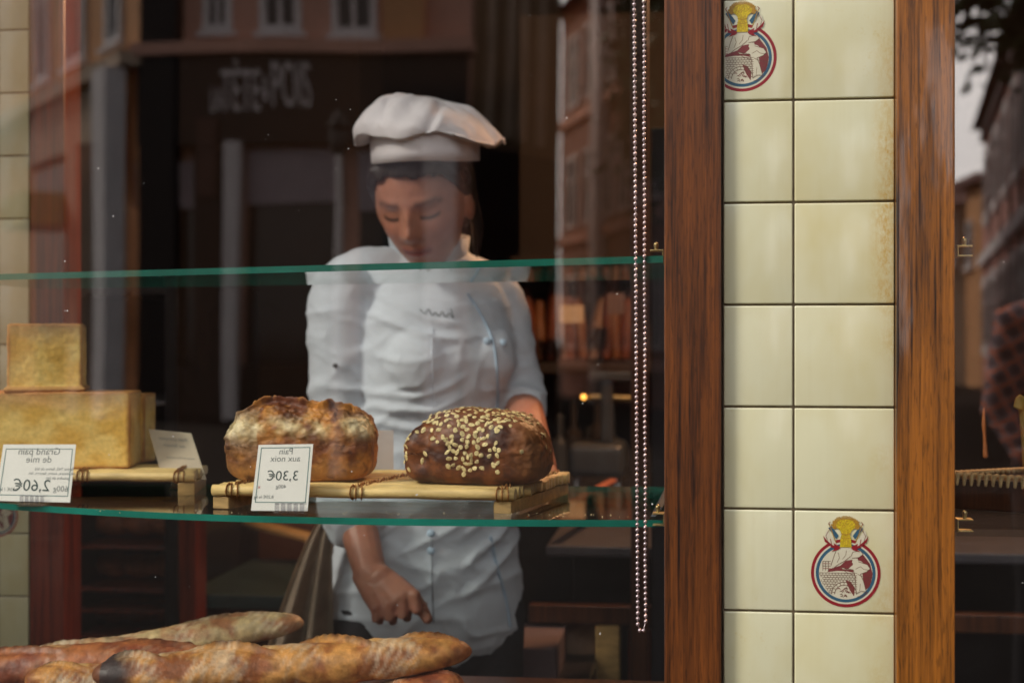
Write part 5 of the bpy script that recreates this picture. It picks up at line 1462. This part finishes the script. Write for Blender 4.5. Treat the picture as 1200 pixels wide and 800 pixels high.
# shop sign letters, readable as they are mirrored in the photograph
for txt, px, py, size in (('LA', 261, 123, .58), ('TÊTE', 289, 112, 1.0), ('&', 317, 110, .62), ('POIS', 347, 104, 1.1)):
    tb = text_bm(txt, size); x = m_.sx(px); z = m_.zz(px, py)
    bmesh.ops.solidify(tb, geom=tb.faces[:], thickness=.03)
    for v in tb.verts:
        q = v.co.copy(); v.co = m_.A+m_.u*(x+q.x*.31)+m_.n*(.38+q.z)+Vector((0, 0, z+q.y-size*.35))
    bmesh.ops.recalc_face_normals(tb, faces=tb.faces); build('sign_lettering', tb, TRIM, m_.root)
# left house receding
l_ = Facade('orange plastered corner house with tall pale windows, left end of the mirrored row', refl(-70, 400, 34.5), refl(163, 400, 21.6), 12.0, W_ORANGE, rh=3)
zc1, zc2 = l_.zz(100, 103), 0
l_.block('cornice', 0, l_.L, zc1-.12, zc1+.12, .003, .4, W_SAND)
l_.block('signboard', l_.sx(38), l_.sx(118), zc1-1.15, zc1-.15, .003, .2, W_SAND)
l_.block('signboard', l_.sx(122), l_.sx(144), zc1-1.9, zc1-.4, .003, .2, W_PINK)
for px0, px1 in ((44, 60), (78, 100), (122, 140)):
    l_.window(l_.sx(px0), l_.sx(px1), zc1+.5, zc1+3.0, .16); l_.window(l_.sx(px0), l_.sx(px1), zc1+4.0, zc1+6.0, .16)
l_.block('column', l_.sx(145), l_.sx(160), 0, zc1-.15, .25, .6, TRIM)
l_.block('column', l_.sx(106), l_.sx(119), 0, zc1-1.2, .25, .5, W_SAND)
l_.block('display_window', l_.sx(44), l_.sx(104), .3, zc1-1.3, .02, .08, GLS); l_.block('display_window', l_.sx(121), l_.sx(143), .3, zc1-2.0, .02, .08, GLS)
aw = l_.block('awning', l_.sx(74), l_.sx(104), l_.zz(90, 268), l_.zz(90, 232), .1, 1.2, simple('mustard_canvas', (.40, .26, .03), .8, .1, 3, .1))
# plain beige house between
b_ = Facade('plain beige-brown house with narrow pale mouldings, right of the pink one', refl(549, 400, 22.3), refl(654, 400, 25), 13, W_BEIGE, rh=3)
for px0 in (566, 590, 606, 628): b_.block('moulding', b_.sx(px0), b_.sx(px0+6), b_.zz(600, 165), 12.8, .003, .10, W_SAND)
b_.block('shop_opening', b_.sx(556), b_.sx(648), 0, b_.zz(600, 178), .003, .05, M['black'])
# half timbered house getting nearer to the right
r_ = Facade('tall brown stone house with rows of narrow white windows, receding beside the blind chain', refl(656, 400, 34), refl(830, 400, 23), 9.4, W_BROWN, depth=2.5, rh=1.2)
pxs = list(range(664, 830, 20))
for rz in range(3):
    z0 = .3+rz*2.9+.3
    for k in range(len(pxs)-1):
        a0, a1 = r_.sx(pxs[k]), r_.sx(pxs[k]+13)
        r_.window(a0, a1, z0+.5, z0+2.25, .09, False, 1, None, simple('sky_bright_glass', (.35, .40, .42), .1, .1, 2, 0) if rz == 2 and k % 2 == 0 and not bpy.data.materials.get('sky_bright_glass') else (bpy.data.materials['sky_bright_glass'] if rz == 2 and k % 2 == 0 else GLS))  # pale panes: the sky's reflection is put into the glass colour
    r_.block('string_course', 0, r_.L, z0+.1, z0+.32, .003, .12, W_PINK)
for px0 in (700, ): r_.block('pilaster', r_.sx(px0), r_.sx(px0+9), 0, 9.2, .003, .24, TRIM)
# pink timbered row at the right, running towards us
q_ = Facade('pink half-timbered house with dark studs and steep roof, mirrored in the right-hand window', refl(1151, 400, 38), refl(1330, 400, 12), 7.0, simple('rose_plaster', (.78, .42, .37), .85, .1, 1.5, .1), rh=1.6)
qpx = [1153, 1163, 1174, 1186, 1199, 1213, 1229, 1247, 1268, 1293, 1322]
for rz in range(2):
    z0 = .3+rz*3.3
    for p0, p1 in zip(qpx[:-1], qpx[1:]):
        a, b = q_.sx(p0), q_.sx(p0+(p1-p0)*.56); q_.window(a, b, z0+.7, z0+2.7, (b-a)*.13, False, 0)
        q_.block('stud', q_.sx(p0+(p1-p0)*.70), q_.sx(p0+(p1-p0)*.84), z0, z0+3.0, .003, .05, TIMB)
    q_.block('beam', 0, q_.L, z0+3.02, z0+3.28, .003, .14, TRIM if rz == 0 else TIMB)
o_ = Facade('narrow orange house at the far end of the mirrored street', refl(1131, 400, 44), refl(1149, 400, 42), 6.0, W_ORANGE, rh=1.5)
o_.window(.3, 1.0, 3.6, 5.0, .1, True, 1)
g_ = Facade('grey-beige gabled house at the far end of the mirrored street', refl(1060, 400, 46), refl(1130, 400, 44.5), 5.6, W_SAND, rh=1.5)
for k in range(3): g_.window(1+1.8*k, 1.9+1.8*k, 3.8, 5.4, .1, True, 1)
# white street posts (their mirror images run down the glass)
def lamp_post(px, L, label, H=3.6, r=.055):
    p = refl(px, 400, L); bm = bmesh.new(); tube(bm, [(p.x, p.y, 0), (p.x, p.y, .5), (p.x, p.y, H)], [r*1.5, r, r*.8], 14, Vector((0, 1, 0)))
    root = empty('street_lamp', (p.x, p.y, 0), label, 'street lamp'); build('pole', bm, TRIM, root, smooth=True)
    bm = bmesh.new(); ball(bm, (p.x, p.y, H+.16), (.09, .09, .17), 3); build('lamp_head', bm, M['white_enamel'], root, smooth=True)
    bm = bmesh.new(); tube(bm, [(p.x, p.y, H+.30), (p.x, p.y, H+.40)], [(.10, .10), (.04, .04)], 16, Vector((0, 1, 0))); build('lamp_cap', bm, M['black'], root, smooth=True)
lamp_post(394, 12.0, 'slim pale street lamp standing in front of the dark shopfront', 3.1, .045)

# plane tree whose branches hang over the gap of sky
def tree(px, L, H, label, R=3.2, seed=1, base=3.0):
    p = refl(px, 400, L); rnd = random.Random(seed); root = empty('tree', (p.x, p.y, 0), label, 'tree')
    bm = bmesh.new(); stube(bm, [(p.x, p.y, -.1), (p.x+.1, p.y, H*.25), (p.x-.1, p.y+.1, H*.5), (p.x, p.y, H*.8)], [.28, .2, .15, .05], 12, Vector((0, 1, 0)))
    tips = []
    for k in range(16):
        a = rnd.uniform(0, 6.28); z = lerp(H*.56, H*.8, rnd.random()); q = Vector((p.x+R*.8*math.cos(a), p.y+R*.8*math.sin(a), z+rnd.uniform(-.3, 1.2)))
        s = Vector((p.x, p.y, z-.4)); md = s.lerp(q, .5)+Vector((rnd.uniform(-.15, .15), rnd.uniform(-.15, .15), .15)); stube(bm, [s, md, q, q+Vector((0, 0, -.7))], [.07, .045, .025, .012], 6, k=4); tips += [md, q, q+Vector((0, 0, -.7))]
    build('trunk', bm, TIMB, root, smooth=True)
    bm = bmesh.new()
    for k in range(9000):
        c = rnd.choice(tips) if rnd.random() < .75 else Vector((p.x, p.y, H*.65))+Vector((rnd.gauss(0, R*.4), rnd.gauss(0, R*.4), rnd.gauss(0, H*.12)))
        c = c+Vector((rnd.gauss(0, .17*R), rnd.gauss(0, .17*R), rnd.gauss(0, .14*R)))
        if c.z < base: continue
        s = rnd.uniform(.06, .12); n = Vector((rnd.gauss(0, 1), rnd.gauss(0, 1), rnd.gauss(0, 1))).normalized(); t = n.orthogonal().normalized(); b = n.cross(t)
        bm.faces.new([bm.verts.new(c+t*s), bm.verts.new(c+b*s*.6+n*.02), bm.verts.new(c-t*s), bm.verts.new(c-b*s*.6+n*.02)])
    build('crown', bm, simple('leaves', (.045, .07, .02), .6, .5, 3, 0), root)
tree(1072, 13, 8.5, 'leafy tree with drooping branches mirrored at the top of the right-hand window', 2.7, 5, 3.95)
tree(806, 22, 8, 'leafy tree standing at the right end of the brown house', 1.1, 8, 3.2)

# ------------------------------------------------------------------ daylight
w = bpy.data.worlds.new('World'); sc.world = w; w.use_nodes = True; nt = w.node_tree; nt.nodes.clear()
out = nt.nodes.new('ShaderNodeOutputWorld'); bg = nt.nodes.new('ShaderNodeBackground'); sky = nt.nodes.new('ShaderNodeTexSky')
sky.sky_type = 'NISHITA'; sky.sun_disc = False
EL, AZ = math.radians(38), math.radians(238)        # sun behind the camera, to the left
sky.sun_elevation = EL; sky.sun_rotation = AZ; sky.air_density = 1.2; sky.dust_density = 2.5; sky.ozone_density = 1
tc = nt.nodes.new('ShaderNodeTexCoord'); nz = N(nt, 'ShaderNodeTexNoise', Scale=2.2, Detail=6, Roughness=.55); nt.links.new(tc.outputs['Generated'], nz.inputs['Vector'])
cl_ = ramp(nt, nz.outputs[0], [(.35, (6.8, 7.1, 7.6)), (.7, (11.0, 11.1, 11.4))])
# added glow: cloud brightened low over the street to whiten the mirrored sky
dp = nt.nodes.new('ShaderNodeVectorMath'); dp.operation = 'DOT_PRODUCT'; nt.links.new(tc.outputs['Generated'], dp.inputs[0]); dp.inputs[1].default_value = Vector((.15, -.95, .26)).normalized()
vl = math_(nt, 'MULTIPLY', math_(nt, 'POWER', math_(nt, 'MAXIMUM', dp.outputs['Value'], 0), 6), 4.5)
vm = nt.nodes.new('ShaderNodeVectorMath'); vm.operation = 'SCALE'; nt.links.new(cl_, vm.inputs[0]); nt.links.new(math_(nt, 'ADD', vl, 1), vm.inputs['Scale']); cl_ = vm.outputs[0]
mixsky = mixc(nt, .72, sky.outputs[0], cl_)
nt.links.new(mixsky, bg.inputs[0]); bg.inputs[1].default_value = .10; nt.links.new(bg.outputs[0], out.inputs[0])
sd = bpy.data.lights.new('sun', 'SUN'); sd.energy = 3.7; sd.angle = math.radians(14); sd.color = (1, .96, .90)
so = bpy.data.objects.new('sun', sd); COL.objects.link(so)
# blender sky rotation: measured from +Y clockwise seen from above
dirv = Vector((math.sin(AZ)*math.cos(EL), math.cos(AZ)*math.cos(EL), math.sin(EL)))
so.rotation_euler = dirv.to_track_quat('Z', 'Y').to_euler(); so.location = dirv*20

# ------------------------------------------------------------------ camera
cd = bpy.data.cameras.new('camera'); cam = bpy.data.objects.new('camera', cd); COL.objects.link(cam)
cam.location = CAM; cam.rotation_euler = (math.radians(90), 0, TH); cd.sensor_width = 36; cd.lens = 50
cd.clip_end = 1000; cd.clip_start = .05
cd.dof.use_dof = True; cd.dof.focus_distance = 1.57; cd.dof.aperture_fstop = 4.6
sc.camera = cam
sc.view_settings.view_transform = 'Standard'; sc.view_settings.look = 'None'; sc.view_settings.exposure = 0.0; sc.view_settings.gamma = 1
sc.render.engine = 'CYCLES'
c = sc.cycles; c.use_denoising = True; c.denoiser = 'OPENIMAGEDENOISE'; c.max_bounces = 10; c.diffuse_bounces = 4; c.glossy_bounces = 6; c.transparent_max_bounces = 24; c.transmission_bounces = 8
c.caustics_reflective = False; c.caustics_refractive = False; c.sample_clamp_indirect = 6; c.use_adaptive_sampling = True; c.adaptive_threshold = .01
